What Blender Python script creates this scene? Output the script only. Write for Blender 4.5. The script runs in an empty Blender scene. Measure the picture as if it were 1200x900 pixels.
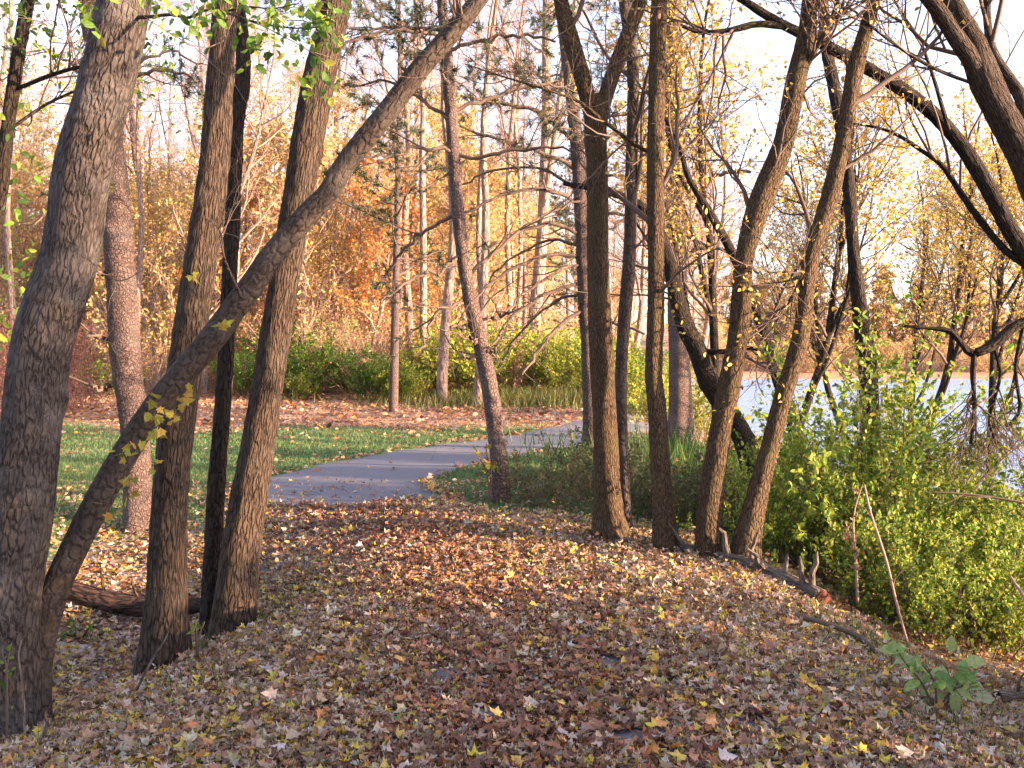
import bpy, math, random
import numpy as np
from mathutils import noise, Vector

# ------------------------------------------------------------------ basics
sc = bpy.context.scene
COL = sc.collection
F, HOR, EYE = 1150.0, 420.0, 1.60          # focal length (px of a 1200 px frame), horizon row, eye height
SUN_A, SUN_E = math.radians(72), math.radians(10)
SUN = np.array([math.sin(SUN_A) * math.cos(SUN_E), -math.cos(SUN_A) * math.cos(SUN_E), math.sin(SUN_E)])
WATER = -1.2
rng = np.random.default_rng(7)


def norm(a):
    return a / np.maximum(np.linalg.norm(a, axis=-1, keepdims=True), 1e-9)


def sm(a, b, x):
    t = np.clip((np.asarray(x, float) - a) / (b - a), 0, 1)
    return t * t * (3 - 2 * t)


# ------------------------------------------------------------------ terrain
def shore(y):
    y = np.asarray(y, float)
    return np.where(y < 36, 8.8 + 0.35 * np.sin(y * .5), np.maximum(8.8 - (y - 36) * .05, .21 * y + .9))


PATH = np.array([(0.9, -12), (.6, -6), (.35, -1), (.15, 3), (-.35, 7), (-1.75, 10.6), (-2.25, 12.4), (-1.85, 14.4), (-.75, 16.7), (.55, 19.3),
                 (2.2, 22.0), (3.6, 25), (4.6, 29), (5.0, 34), (4.5, 44), (1, 60)], float)


def catmull(P, n):
    P = np.asarray(P, float)
    Q = np.vstack([2 * P[0] - P[1], P, 2 * P[-1] - P[-2]])
    seg = len(P) - 1
    u = np.linspace(0, seg - 1e-6, n)
    i = u.astype(int)
    t = (u - i)[:, None]
    a, b, c, d = Q[i], Q[i + 1], Q[i + 2], Q[i + 3]
    return .5 * ((2 * b) + (c - a) * t + (2 * a - 5 * b + 4 * c - d) * t ** 2 + (3 * b - a - 3 * c + d) * t ** 3)


PATHC = catmull(PATH, 400)


def path_dist(x, y):
    x = np.asarray(x, float)
    y = np.asarray(y, float)
    sh = x.shape
    q = np.stack([x.ravel(), y.ravel()], 1)
    out = np.full(len(q), 99.0)
    near = (np.abs(q[:, 0]) < 12) & (q[:, 1] < 62) & (q[:, 1] > -14)
    idx = np.nonzero(near)[0]
    for s in range(0, len(idx), 4000):
        k = idx[s:s + 4000]
        d = np.linalg.norm(q[k][:, None] - PATHC[None], axis=2)
        out[k] = d.min(1)
    return out.reshape(sh)


def hgt(x, y):
    x = np.asarray(x, float)
    y = np.asarray(y, float)
    z = -.52 * np.exp(-((x + 3.05) / 1.25) ** 2 - ((y - 6.7) / 2.6) ** 2)
    sh = shore(y)
    z = z - 1.3 * sm(2.0, sh, x) - .9 * sm(sh, sh + 6, x)
    z = z - .42 * sm(.45, 2.2, x) * sm(8.6, 11.5, y) * (1 - sm(13.5, 19, y))
    z = z - .46 * sm(1.75, 3.3, x) * (1 - sm(9.0, 11.5, y)) - .09 * sm(.7, 2.2, np.abs(x - .2)) * (1 - sm(8, 11, y))
    z = z + .40 * sm(19, 31, y) * (1 - sm(2, 9, x)) + 7.5 * sm(50, 125, y) * (1 - sm(-22, -6, x - sh))
    z = z + (1.0 - z) * sm(137, 143, y) + 5 * sm(150, 190, y)
    z = z + .018 * np.sin(x * 2.1 + y * 1.3) * np.sin(y * 1.7 - x * .6) + .03 * np.sin(x * .7 + 1.0) * np.sin(y * .55)
    return z


def at(px, py, D):
    return np.array([(px - 600) / F * D, D, EYE - (py - HOR) / F * D])


def ground_hit(px, py):
    D = np.linspace(2.5, 140, 12000)
    zz = EYE - (py - HOR) / F * D
    g = hgt((px - 600) / F * D, D)
    k = np.nonzero(zz <= g)[0]
    return float(D[k[0]]) if len(k) else 60.0


def gz(x, y):
    return float(hgt(x, y))


# ------------------------------------------------------------------ mesh helpers
class MB:
    """Collects vertices and faces (3 or 4 corners), a colour and a bark coordinate per vertex; build() links ONE mesh object."""

    def __init__(self):
        self.v, self.f3, self.f4, self.c, self.b, self.n = [], [], [], [], [], 0

    def add(self, v, f, col=None, bark=None):
        v = np.asarray(v, float).reshape(-1, 3)
        f = np.asarray(f, int)
        if f.ndim == 1:
            f = f[None]
        (self.f3 if f.shape[1] == 3 else self.f4).append(f + self.n)
        if col is None:
            col = np.ones((len(v), 3)) * .3
        col = np.broadcast_to(np.asarray(col, float), (len(v), 3))
        self.c.append(col)
        self.b.append(np.zeros((len(v), 3)) if bark is None else bark)
        self.v.append(v)
        self.n += len(v)

    def mesh(self, name, mat, smooth=True):
        me = bpy.data.meshes.new(name)
        V = np.vstack(self.v).astype(np.float32)
        f3 = np.vstack(self.f3) if self.f3 else np.zeros((0, 3), int)
        f4 = np.vstack(self.f4) if self.f4 else np.zeros((0, 4), int)
        loops = np.concatenate([f3.ravel(), f4.ravel()]).astype(np.int32)
        starts = np.concatenate([np.arange(len(f3)) * 3, len(f3) * 3 + np.arange(len(f4)) * 4]).astype(np.int32)
        me.vertices.add(len(V))
        me.vertices.foreach_set('co', V.ravel())
        me.loops.add(len(loops))
        me.loops.foreach_set('vertex_index', loops)
        me.polygons.add(len(starts))
        me.polygons.foreach_set('loop_start', starts)
        me.update(calc_edges=True)
        if smooth:
            me.polygons.foreach_set('use_smooth', np.ones(len(starts), bool))
        a = me.attributes.new('col', 'FLOAT_COLOR', 'POINT')
        C = np.ones((len(V), 4), np.float32)
        C[:, :3] = np.vstack(self.c)
        a.data.foreach_set('color', C.ravel())
        a = me.attributes.new('bark', 'FLOAT_VECTOR', 'POINT')
        a.data.foreach_set('vector', np.vstack(self.b).astype(np.float32).ravel())
        me.materials.append(mat)
        return me

    def build(self, name, mat, parent=None, smooth=True, loc=None):
        o = bpy.data.objects.new(name, self.mesh(name, mat, smooth))
        COL.objects.link(o)
        if parent is not None:
            o.parent = parent
        if loc is not None:
            o.location = loc
        return o


def tag(o, label=None, cat=None, group=None, kind=None):
    if label:
        o['label'] = label
    if cat:
        o['category'] = cat
    if group:
        o['group'] = group
    if kind:
        o['kind'] = kind
    return o


def empty(name, loc, label=None, cat=None, group=None, rz=0.0, scale=1.0):
    o = bpy.data.objects.new(name, None)
    COL.objects.link(o)
    o.empty_display_size = .1
    o.location = loc
    o.rotation_euler = (0, 0, rz)
    o.scale = (scale,) * 3
    return tag(o, label, cat, group)


KIDS = {}


def copy_tree(o, loc, rz, scale, label=None, group=None, sz=None):
    c = o.copy()
    COL.objects.link(c)
    c.location = loc
    c.rotation_euler = (0, 0, rz)
    c.scale = (scale, scale, sz or scale)
    if label:
        c['label'] = label
    if group:
        c['group'] = group

    def rec(src, dst):
        if src.name not in KIDS:
            KIDS[src.name] = list(src.children)
        for ch in KIDS[src.name]:
            d = ch.copy()
            COL.objects.link(d)
            d.parent = dst
            rec(ch, d)
    rec(o, c)
    return c


def resamp(P, R, K):
    P = np.asarray(P, float)
    n = max(200, K * 4)
    Q = catmull(np.hstack([P, np.asarray(R, float)[:, None]]), n)
    s = np.concatenate([[0], np.cumsum(np.linalg.norm(np.diff(Q[:, :3], axis=0), axis=1))])
    u = np.linspace(0, s[-1], K)
    out = np.stack([np.interp(u, s, Q[:, k]) for k in range(4)], 1)
    return out[:, :3], out[:, 3]


def tubes(mb, P, R, S, col=None, refr=None):
    """A batch of tapering tubes: P (B,K,3), R (B,K)."""
    B, K, _ = P.shape
    if B == 0:
        return
    T = norm(np.gradient(P, axis=1))
    g = np.random.default_rng(B * 31 + K)
    ref = norm(g.normal(size=(B, 1, 3)))
    m = norm(T.mean(1, keepdims=True))
    ref = norm(np.cross(m, ref))
    U = norm(ref - T * (ref * T).sum(-1, keepdims=True))
    W = np.cross(T, U)
    a = np.arange(S) * 2 * math.pi / S
    V = P[:, :, None] + R[:, :, None, None] * (U[:, :, None] * np.cos(a)[None, None, :, None] + W[:, :, None] * np.sin(a)[None, None, :, None])
    base = (np.arange(B) * K * S)[:, None, None]
    k = np.arange(K - 1)[None, :, None] * S
    s0 = np.arange(S)[None, None]
    s1 = (s0 + 1) % S
    f = np.stack(np.broadcast_arrays(base + k + s0, base + k + s1, base + k + S + s1, base + k + S + s0), -1).reshape(-1, 4)
    L = np.concatenate([np.zeros((B, 1)), np.cumsum(np.linalg.norm(np.diff(P, axis=1), axis=2), axis=1)], 1)
    rr = R.mean(1)[:, None, None]
    bark = np.stack(np.broadcast_arrays(rr * np.cos(a)[None, None], rr * np.sin(a)[None, None], L[:, :, None]), -1).reshape(-1, 3)
    c = None
    if col is not None:
        c = np.broadcast_to(np.asarray(col, float).reshape(-1, 1, 3), (B, K * S, 3)).reshape(-1, 3)
    mb.add(V.reshape(-1, 3), f, c, bark)


def children(P, R, n, t0, t1, lo, hi, ang, K, trop, wob, rf, g, rend=.3, taper_len=.5, flat=None):
    """n child branches on each parent; returns (paths, radii)."""
    B, K0, _ = P.shape
    par = np.repeat(np.arange(B), n)
    M = len(par)
    t = t0 + (t1 - t0) * (np.tile(np.arange(n), B) + g.uniform(0, 1, M)) / n
    u = t * (K0 - 1)
    i = np.minimum(u.astype(int), K0 - 2)
    w = (u - i)[:, None]
    p = P[par, i] * (1 - w) + P[par, i + 1] * w
    r = R[par, i] * (1 - w[:, 0]) + R[par, i + 1] * w[:, 0]
    d = norm(P[par, i + 1] - P[par, i])
    q = norm(np.cross(d, g.normal(size=(M, 3))))
    if flat is not None:
        side = norm(np.cross(d, np.array([0, 0, 1.0])))
        q = norm(side * np.where(g.random(M) < .5, 1, -1)[:, None] + flat * q)
    an = (np.asarray(ang) * g.uniform(.75, 1.25, M))[:, None]
    d = norm(d * np.cos(an) + q * np.sin(an))
    L = g.uniform(lo, hi, M) * (1 - taper_len * (t - t0) / max(t1 - t0, 1e-6))
    out = np.zeros((M, K, 3))
    out[:, 0] = p
    up = np.array([0, 0, 1.0])
    for k in range(1, K):
        d = norm(d + wob * g.normal(size=(M, 3)) + trop * up)
        out[:, k] = out[:, k - 1] + d * (L / (K - 1))[:, None]
    r0 = np.minimum(r * rf, np.maximum(L * .022, .0016))
    rad = r0[:, None] * np.linspace(1, rend, K)[None]
    return out, rad


# leaf templates: points in the leaf's own plane (x along the leaf, y across, z up)
def tmpl(kind):
    if kind == 'diamond':
        return np.array([(0, 0, 0), (.5, .32, .06), (1, 0, -.03), (.5, -.32, .06)]), np.array([[0, 1, 2], [0, 2, 3]])
    if kind == 'ovate':
        v = [(0, 0, 0), (.28, .26, .07), (.68, .23, .04), (1, 0, -.1), (.68, -.23, .04), (.28, -.26, .07), (.5, 0, 0)]
        return np.array(v), np.array([[0, 6, 1], [1, 6, 2], [2, 6, 3], [3, 6, 4], [4, 6, 5], [5, 6, 0]])
    o = [(0, .0), (.02, .22), (-.02, .42), (.22, .34), (.42, .58), (.52, .26), (.66, .24), (1.02, 0)]
    pts = [(x, y) for x, y in o] + [(x, -y) for x, y in o[-2:0:-1]]
    c = [(.36, 0, 0)]
    g = np.random.default_rng({'maple': 1, 'curl': 2, 'curl2': 3, 'curl3': 4}.get(kind, 1))
    cu = {'maple': .08, 'curl': .75, 'curl2': -.7, 'curl3': .45}.get(kind, .1)
    v = c + [(x * (1 - abs(cu) * .25 * abs(y)), y * (1 - abs(cu) * .35), cu * (y * y * 1.6 + (x - .36) ** 2 * .6) + g.normal() * .05) for x, y in pts]
    n = len(pts)
    return np.array(v), np.array([[0, 1 + i, 1 + (i + 1) % n] for i in range(n)])


def leaves(mb, pos, dirs, size, col, kind, g, up=None, tilt=1.0):
    """One leaf per position; dirs: leaf axis; col (M,3)."""
    M = len(pos)
    if M == 0:
        return
    tv, tf = tmpl(kind)
    X = norm(dirs)
    Z = norm((np.array([0, 0, 1.0]) if up is None else up) + tilt * g.normal(size=(M, 3)))
    Y = norm(np.cross(Z, X))
    Z = np.cross(X, Y)
    sz = np.broadcast_to(np.asarray(size, float), (M,))[:, None, None]
    V = pos[:, None] + sz * (tv[None, :, 0:1] * X[:, None] + tv[None, :, 1:2] * Y[:, None] + tv[None, :, 2:3] * Z[:, None])
    n = len(tv)
    f = (tf[None] + (np.arange(M) * n)[:, None, None]).reshape(-1, 3)
    mb.add(V.reshape(-1, 3), f, np.repeat(col, n, axis=0))


def pick(pal, M, g, jit=.18):
    c = np.array([p[:3] for p in pal], float)
    w = np.array([p[3] for p in pal], float)
    k = g.choice(len(pal), M, p=w / w.sum())
    return np.clip(c[k] * (1 + jit * g.normal(size=(M, 1))) * (1 + .06 * g.normal(size=(M, 3))), .004, .9)


def on_twigs(P, n, g, t0=.15):
    """n positions and directions on each polyline."""
    B, K, _ = P.shape
    par = np.repeat(np.arange(B), n)
    u = g.uniform(t0, 1, len(par)) * (K - 1)
    i = np.minimum(u.astype(int), K - 2)
    w = (u - i)[:, None]
    p = P[par, i] * (1 - w) + P[par, i + 1] * w
    d = norm(norm(P[par, i + 1] - P[par, i]) + .9 * g.normal(size=(len(par), 3)) + np.array([0, 0, -.35]))
    return p, d


# ------------------------------------------------------------------ materials
class NT:
    def __init__(self, name):
        self.m = bpy.data.materials.new(name)
        self.m.use_nodes = True
        self.t = self.m.node_tree
        self.t.nodes.clear()
        self.out = self.t.nodes.new('ShaderNodeOutputMaterial')

    def n(self, typ, **kw):
        nd = self.t.nodes.new(typ)
        for k, v in kw.items():
            if k.startswith('i_'):
                key = k[2:]
                key = int(key) if key.isdigit() else key.replace('_', ' ')
                nd.inputs[key].default_value = v
            else:
                setattr(nd, k, v)
        return nd

    def l(self, a, b):
        self.t.links.new(a, b)

    def ramp(self, src, stops, interp='LINEAR'):
        r = self.n('ShaderNodeValToRGB')
        r.color_ramp.interpolation = interp
        e = r.color_ramp.elements
        while len(e) < len(stops):
            e.new(.5)
        for x, (p, c) in zip(e, stops):
            x.position = p
            x.color = (*c, 1) if len(c) == 3 else c
        self.l(src, r.inputs[0])
        return r.outputs[0]

    def mix(self, fac, a, b, blend='MIX'):
        m = self.n('ShaderNodeMix', data_type='RGBA', blend_type=blend)
        for s, i in ((fac, 0), (a, 6), (b, 7)):
            if hasattr(s, 'is_linked'):
                self.l(s, m.inputs[i])
            else:
                m.inputs[i].default_value = s if i == 0 else (*s, 1)
        return m.outputs[2]

    def math(self, op, a, b=0.0):
        m = self.n('ShaderNodeMath', operation=op)
        for s, i in ((a, 0), (b, 1)):
            if hasattr(s, 'is_linked'):
                self.l(s, m.inputs[i])
            else:
                m.inputs[i].default_value = s
        return m.outputs[0]


def bark_mat(name, ridge, furrow, lichen, sx=26, sz=5, bump=.02, lich=.45, warp=.5):
    t = NT(name)
    co = t.n('ShaderNodeAttribute', attribute_name='bark').outputs['Vector']
    oi = t.n('ShaderNodeObjectInfo')
    sh = t.n('ShaderNodeVectorMath', operation='ADD')
    t.l(co, sh.inputs[0])
    cx = t.n('ShaderNodeCombineXYZ')
    t.l(t.math('MULTIPLY', oi.outputs['Random'], 7.0), cx.inputs[2])
    t.l(cx.outputs[0], sh.inputs[1])
    mp = t.n('ShaderNodeVectorMath', operation='MULTIPLY')
    mp.inputs[1].default_value = (sx, sx, sz)
    t.l(sh.outputs[0], mp.inputs[0])
    ns = t.n('ShaderNodeTexNoise', i_Scale=.9, i_Detail=4.0)
    t.l(mp.outputs[0], ns.inputs['Vector'])
    add = t.n('ShaderNodeMix', data_type='VECTOR', i_0=.5)
    mm = t.n('ShaderNodeVectorMath', operation='SCALE')
    mm.inputs[3].default_value = warp * 2
    t.l(ns.outputs['Color'], mm.inputs[0])
    ad = t.n('ShaderNodeVectorMath', operation='ADD')
    t.l(mp.outputs[0], ad.inputs[0])
    t.l(mm.outputs[0], ad.inputs[1])
    vo = t.n('ShaderNodeTexVoronoi', feature='DISTANCE_TO_EDGE', i_Scale=1.0)
    t.l(ad.outputs[0], vo.inputs['Vector'])
    fine = t.n('ShaderNodeTexNoise', i_Scale=2.6, i_Detail=6.0, i_Roughness=.65)
    t.l(mp.outputs[0], fine.inputs['Vector'])
    big = t.n('ShaderNodeTexNoise', i_Scale=5.0, i_Detail=5.0)
    t.l(sh.outputs[0], big.inputs['Vector'])
    mask = t.ramp(vo.outputs['Distance'], [(.03, (0, 0, 0)), (.24, (1, 1, 1))])
    c = t.mix(mask, furrow, ridge)
    c = t.mix(t.ramp(fine.outputs['Fac'], [(.42, (0, 0, 0)), (.72, (1, 1, 1))]), c, tuple(min(1, x * 1.7) for x in ridge), 'MIX')
    c2 = t.mix(t.math('MULTIPLY', t.ramp(big.outputs['Fac'], [(.48, (0, 0, 0)), (.68, (1, 1, 1))]), lich), c, lichen)
    hsv = t.n('ShaderNodeHueSaturation')
    t.l(c2, hsv.inputs['Color'])
    t.l(t.math('ADD', t.math('MULTIPLY', oi.outputs['Random'], .3), .85), hsv.inputs['Value'])
    b = t.n('ShaderNodeBump', i_Strength=1.0, i_Distance=bump)
    t.l(t.math('ADD', t.math('MULTIPLY', mask, 1.0), t.math('MULTIPLY', fine.outputs['Fac'], .7)), b.inputs['Height'])
    p = t.n('ShaderNodeBsdfPrincipled', i_Roughness=.92)
    p.inputs['Specular IOR Level'].default_value = .15
    t.l(hsv.outputs[0], p.inputs['Base Color'])
    t.l(b.outputs[0], p.inputs['Normal'])
    t.l(p.outputs[0], t.out.inputs[0])
    return t.m


def twig_mat(name, c1, c2):
    t = NT(name)
    g = t.n('ShaderNodeTexCoord')
    ns = t.n('ShaderNodeTexNoise', i_Scale=3.0, i_Detail=3.0)
    t.l(g.outputs['Object'], ns.inputs['Vector'])
    p = t.n('ShaderNodeBsdfPrincipled', i_Roughness=.85)
    p.inputs['Specular IOR Level'].default_value = .2
    t.l(t.mix(ns.outputs['Fac'], c1, c2), p.inputs['Base Color'])
    t.l(p.outputs[0], t.out.inputs[0])
    return t.m


def leaf_mat(name, trans=.4, rough=.6, spec=.3):
    t = NT(name)
    a = t.n('ShaderNodeAttribute', attribute_name='col').outputs['Color']
    g = t.n('ShaderNodeNewGeometry')
    ns = t.n('ShaderNodeTexNoise', i_Scale=60.0, i_Detail=2.0)
    t.l(g.outputs['Position'], ns.inputs['Vector'])
    c = t.mix(t.ramp(ns.outputs['Fac'], [(.35, (0, 0, 0)), (.7, (1, 1, 1))]), a, t.mix(1.0, a, (.72, .66, .6), 'MULTIPLY'))
    p = t.n('ShaderNodeBsdfPrincipled', i_Roughness=rough)
    p.inputs['Specular IOR Level'].default_value = spec
    t.l(c, p.inputs['Base Color'])
    if trans > 0:
        tr = t.n('ShaderNodeBsdfTranslucent')
        t.l(c, tr.inputs['Color'])
        mx = t.n('ShaderNodeMixShader', i_0=trans)
        t.l(p.outputs[0], mx.inputs[1])
        t.l(tr.outputs[0], mx.inputs[2])
        t.l(mx.outputs[0], t.out.inputs[0])
    else:
        t.l(p.outputs[0], t.out.inputs[0])
    return t.m


M_MAPLE = bark_mat('maple_bark', (.062, .050, .046), (.020, .015, .014), (.125, .110, .104), 44, 11, .016, .8)
M_ASH = bark_mat('ash_bark', (.062, .043, .033), (.015, .011, .009), (.072, .060, .046), 62, 8, .022, .4)
M_ELM = bark_mat('elm_bark', (.082, .054, .034), (.024, .016, .011), (.084, .068, .032), 64, 14, .014, .5)
M_DARK = bark_mat('dark_bark', (.036, .026, .021), (.010, .008, .007), (.042, .040, .028), 50, 10, .018, .3)
M_SMOOTH = bark_mat('smooth_bark', (.050, .037, .031), (.026, .019, .016), (.080, .069, .062), 26, 14, .007, .5)
M_PINE = bark_mat('pine_bark', (.115, .080, .073), (.040, .027, .025), (.15, .12, .115), 40, 24, .014, .5, .9)
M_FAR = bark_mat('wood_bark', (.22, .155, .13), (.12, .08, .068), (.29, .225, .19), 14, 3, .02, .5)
M_LOG = bark_mat('dead_wood', (.13, .105, .088), (.06, .046, .038), (.18, .16, .14), 36, 6, .010, .4)
M_ROT = bark_mat('rotten_wood', (.060, .036, .028), (.022, .013, .011), (.085, .062, .052), 30, 6, .016, .5)
M_TWIG = twig_mat('twig_skin', (.075, .052, .042), (.15, .105, .085))
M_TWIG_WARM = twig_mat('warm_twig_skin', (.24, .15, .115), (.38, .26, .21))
M_RED_TWIG = twig_mat('reddish_twig_skin', (.16, .06, .05), (.23, .12, .10))
M_LEAF = leaf_mat('leaf_surface', .42)
M_DRY = leaf_mat('dry_leaf_surface', .15, .62, .3)
M_NEEDLE = leaf_mat('needle_surface', .1, .5)

# palettes (linear RGB, weight)
GREEN = [(.10, .19, .03, 4), (.15, .25, .035, 4), (.23, .30, .04, 2), (.32, .32, .045, 1), (.06, .12, .025, 2)]
LITGREEN = [(.14, .26, .04, 4), (.20, .32, .045, 4), (.28, .35, .05, 2), (.10, .19, .035, 2)]
YGREEN = [(.29, .36, .05, 4), (.40, .42, .06, 4), (.20, .29, .04, 3), (.48, .42, .06, 2)]
YELLOW = [(.68, .50, .15, 4), (.68, .53, .17, 3), (.55, .43, .14, 3), (.58, .34, .11, 1.5), (.42, .40, .13, 1.5)]
GOLD = [(.68, .48, .20, 4), (.64, .47, .18, 3), (.62, .40, .20, 2), (.52, .46, .18, 2.5)]
AIRY = [(.56, .40, .09, 4), (.62, .47, .13, 3), (.50, .34, .08, 2), (.40, .36, .10, 1)]
ORANGE = [(.64, .27, .08, 4), (.62, .36, .12, 3), (.58, .20, .07, 1.5), (.62, .44, .13, 1.5)]
RUSSET = [(.20, .075, .075, 3), (.17, .10, .085, 3), (.25, .11, .10, 2), (.16, .13, .07, 2)]
DULL = [(.10, .12, .045, 4), (.16, .14, .06, 3), (.22, .13, .05, 2), (.07, .10, .04, 3)]
NEEDLE = [(.035, .065, .035, 4), (.05, .08, .04, 3), (.09, .085, .035, 2), (.14, .085, .04, 1)]
LITTER = [(.52, .43, .33, 3.4), (.45, .34, .24, 4.0), (.37, .25, .175, 4.2), (.28, .165, .11, 3.2), (.17, .095, .065, 1.6), (.40, .19, .09, 2.2),
          (.62, .46, .07, 1.7), (.50, .37, .10, 1.7), (.52, .26, .06, .8), (.31, .28, .10, .6), (.56, .48, .44, .8)]
LITTER_RED = [(.30, .14, .085, 4), (.23, .105, .07, 4), (.36, .19, .12, 3), (.15, .075, .055, 2), (.42, .20, .08, 1.5), (.40, .30, .25, 1)]
LITTER_FAR = [(.48, .29, .19, 4), (.42, .21, .12, 4), (.36, .16, .08, 3), (.54, .38, .27, 2.5), (.24, .11, .07, 2), (.54, .33, .07, 1.4)]


# ------------------------------------------------------------------ ground, path, lake
def axis(lo, a, b, hi, step, grow=1.13):
    mid = list(np.arange(a, b + 1e-6, step))
    up, s, x = [], step, b
    while x < hi:
        s *= grow
        x += s
        up.append(x)
    dn, s, x = [], step, a
    while x > lo:
        s *= grow
        x -= s
        dn.append(x)
    return np.array(dn[::-1] + mid + up)


def lawn_mask(x, y):
    wob = .5 * np.sin(x * 1.1) + .35 * np.sin(x * 2.7 + y) + .3 * np.sin(y * 1.9 + x * .4)
    near = sm(9.8, 12.3, y + wob * .9 - .10 * x + 1.5 * (1 - sm(-4.2, -2.6, x)))
    # the far strip of fallen leaves under the wood
    edge = 21.8 - .10 * (x + 5) + wob * .8 - 1.5 * sm(-3, 1, x)
    far = 1 - sm(edge - 2.0, edge + 1.0, y)
    a = near * far
    right = sm(9.9, 10.9, y + .5 * wob) * (1 - sm(20, 24, y)) * sm(-2.2, -1.2, x)
    a = np.maximum(a, right * .95)
    patch = np.exp(-((x + 8.2) / 1.5) ** 2 - ((y - 16.5) / 1.0) ** 2)
    return np.clip(a * (1 - .8 * patch), 0, 1) * (1 - sm(4, 8, x))


def build_ground():
    xs = axis(-700, -11, 11, 700, .11)
    ys = axis(-90, -1, 33, 1000, .12)
    X, Y = np.meshgrid(xs, ys)
    Z = hgt(X, Y)
    nx, ny = len(xs), len(ys)
    V = np.stack([X, Y, Z], -1).reshape(-1, 3)
    i = np.arange(ny - 1)[:, None] * nx + np.arange(nx - 1)[None]
    f = np.stack([i, i + 1, i + nx + 1, i + nx], -1).reshape(-1, 4)
    lm = lawn_mask(X, Y)
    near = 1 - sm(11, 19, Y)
    bank = sm(2.6, 4.2, X) * (1 - sm(20, 26, Y))
    mb = MB()
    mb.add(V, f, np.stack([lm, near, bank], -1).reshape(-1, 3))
    t = NT('ground_surface')
    a = t.n('ShaderNodeSeparateColor')
    t.l(t.n('ShaderNodeAttribute', attribute_name='col').outputs['Color'], a.inputs[0])
    pos = t.n('ShaderNodeNewGeometry').outputs['Position']
    vo = t.n('ShaderNodeTexVoronoi', i_Scale=17.0, i_Randomness=1.0)
    t.l(pos, vo.inputs['Vector'])
    sp = t.n('ShaderNodeSeparateColor')
    t.l(vo.outputs['Color'], sp.inputs[0])
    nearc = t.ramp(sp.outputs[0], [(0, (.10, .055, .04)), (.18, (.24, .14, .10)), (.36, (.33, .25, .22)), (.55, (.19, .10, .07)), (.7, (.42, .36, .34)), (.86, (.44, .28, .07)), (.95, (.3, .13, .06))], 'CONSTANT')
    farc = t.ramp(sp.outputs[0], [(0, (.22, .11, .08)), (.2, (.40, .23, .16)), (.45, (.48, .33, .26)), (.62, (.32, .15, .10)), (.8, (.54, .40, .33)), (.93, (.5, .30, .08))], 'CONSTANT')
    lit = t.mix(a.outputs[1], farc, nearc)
    n1 = t.n('ShaderNodeTexNoise', i_Scale=1.3, i_Detail=6.0)
    t.l(pos, n1.inputs['Vector'])
    n2 = t.n('ShaderNodeTexNoise', i_Scale=28.0, i_Detail=4.0)
    t.l(pos, n2.inputs['Vector'])
    grass = t.mix(n2.outputs['Fac'], (.065, .15, .05), (.12, .22, .075))
    grass = t.mix(t.ramp(n1.outputs['Fac'], [(.4, (0, 0, 0)), (.7, (1, 1, 1))]), grass, (.13, .20, .075))
    lw = t.math('ADD', a.outputs[0], t.math('MULTIPLY', t.math('SUBTRACT', n2.outputs['Fac'], .5), .9))
    m = t.ramp(lw, [(.38, (0, 0, 0)), (.6, (1, 1, 1))])
    c = t.mix(m, lit, grass)
    soil = t.mix(n2.outputs['Fac'], (.05, .036, .025), (.12, .10, .05))
    c = t.mix(t.math('MULTIPLY', a.outputs[2], t.ramp(n1.outputs['Fac'], [(.35, (.3, .3, .3)), (.6, (1, 1, 1))])), c, soil)
    b = t.n('ShaderNodeBump', i_Strength=.9, i_Distance=.03)
    t.l(t.math('ADD', vo.outputs['Distance'], n2.outputs['Fac']), b.inputs['Height'])
    p = t.n('ShaderNodeBsdfPrincipled', i_Roughness=.9)
    p.inputs['Specular IOR Level'].default_value = .2
    t.l(c, p.inputs['Base Color'])
    t.l(b.outputs[0], p.inputs['Normal'])
    t.l(p.outputs[0], t.out.inputs[0])
    tag(mb.build('ground', t.m), 'gently uneven ground under the fallen leaves and lawn', 'ground', kind='structure')


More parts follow.
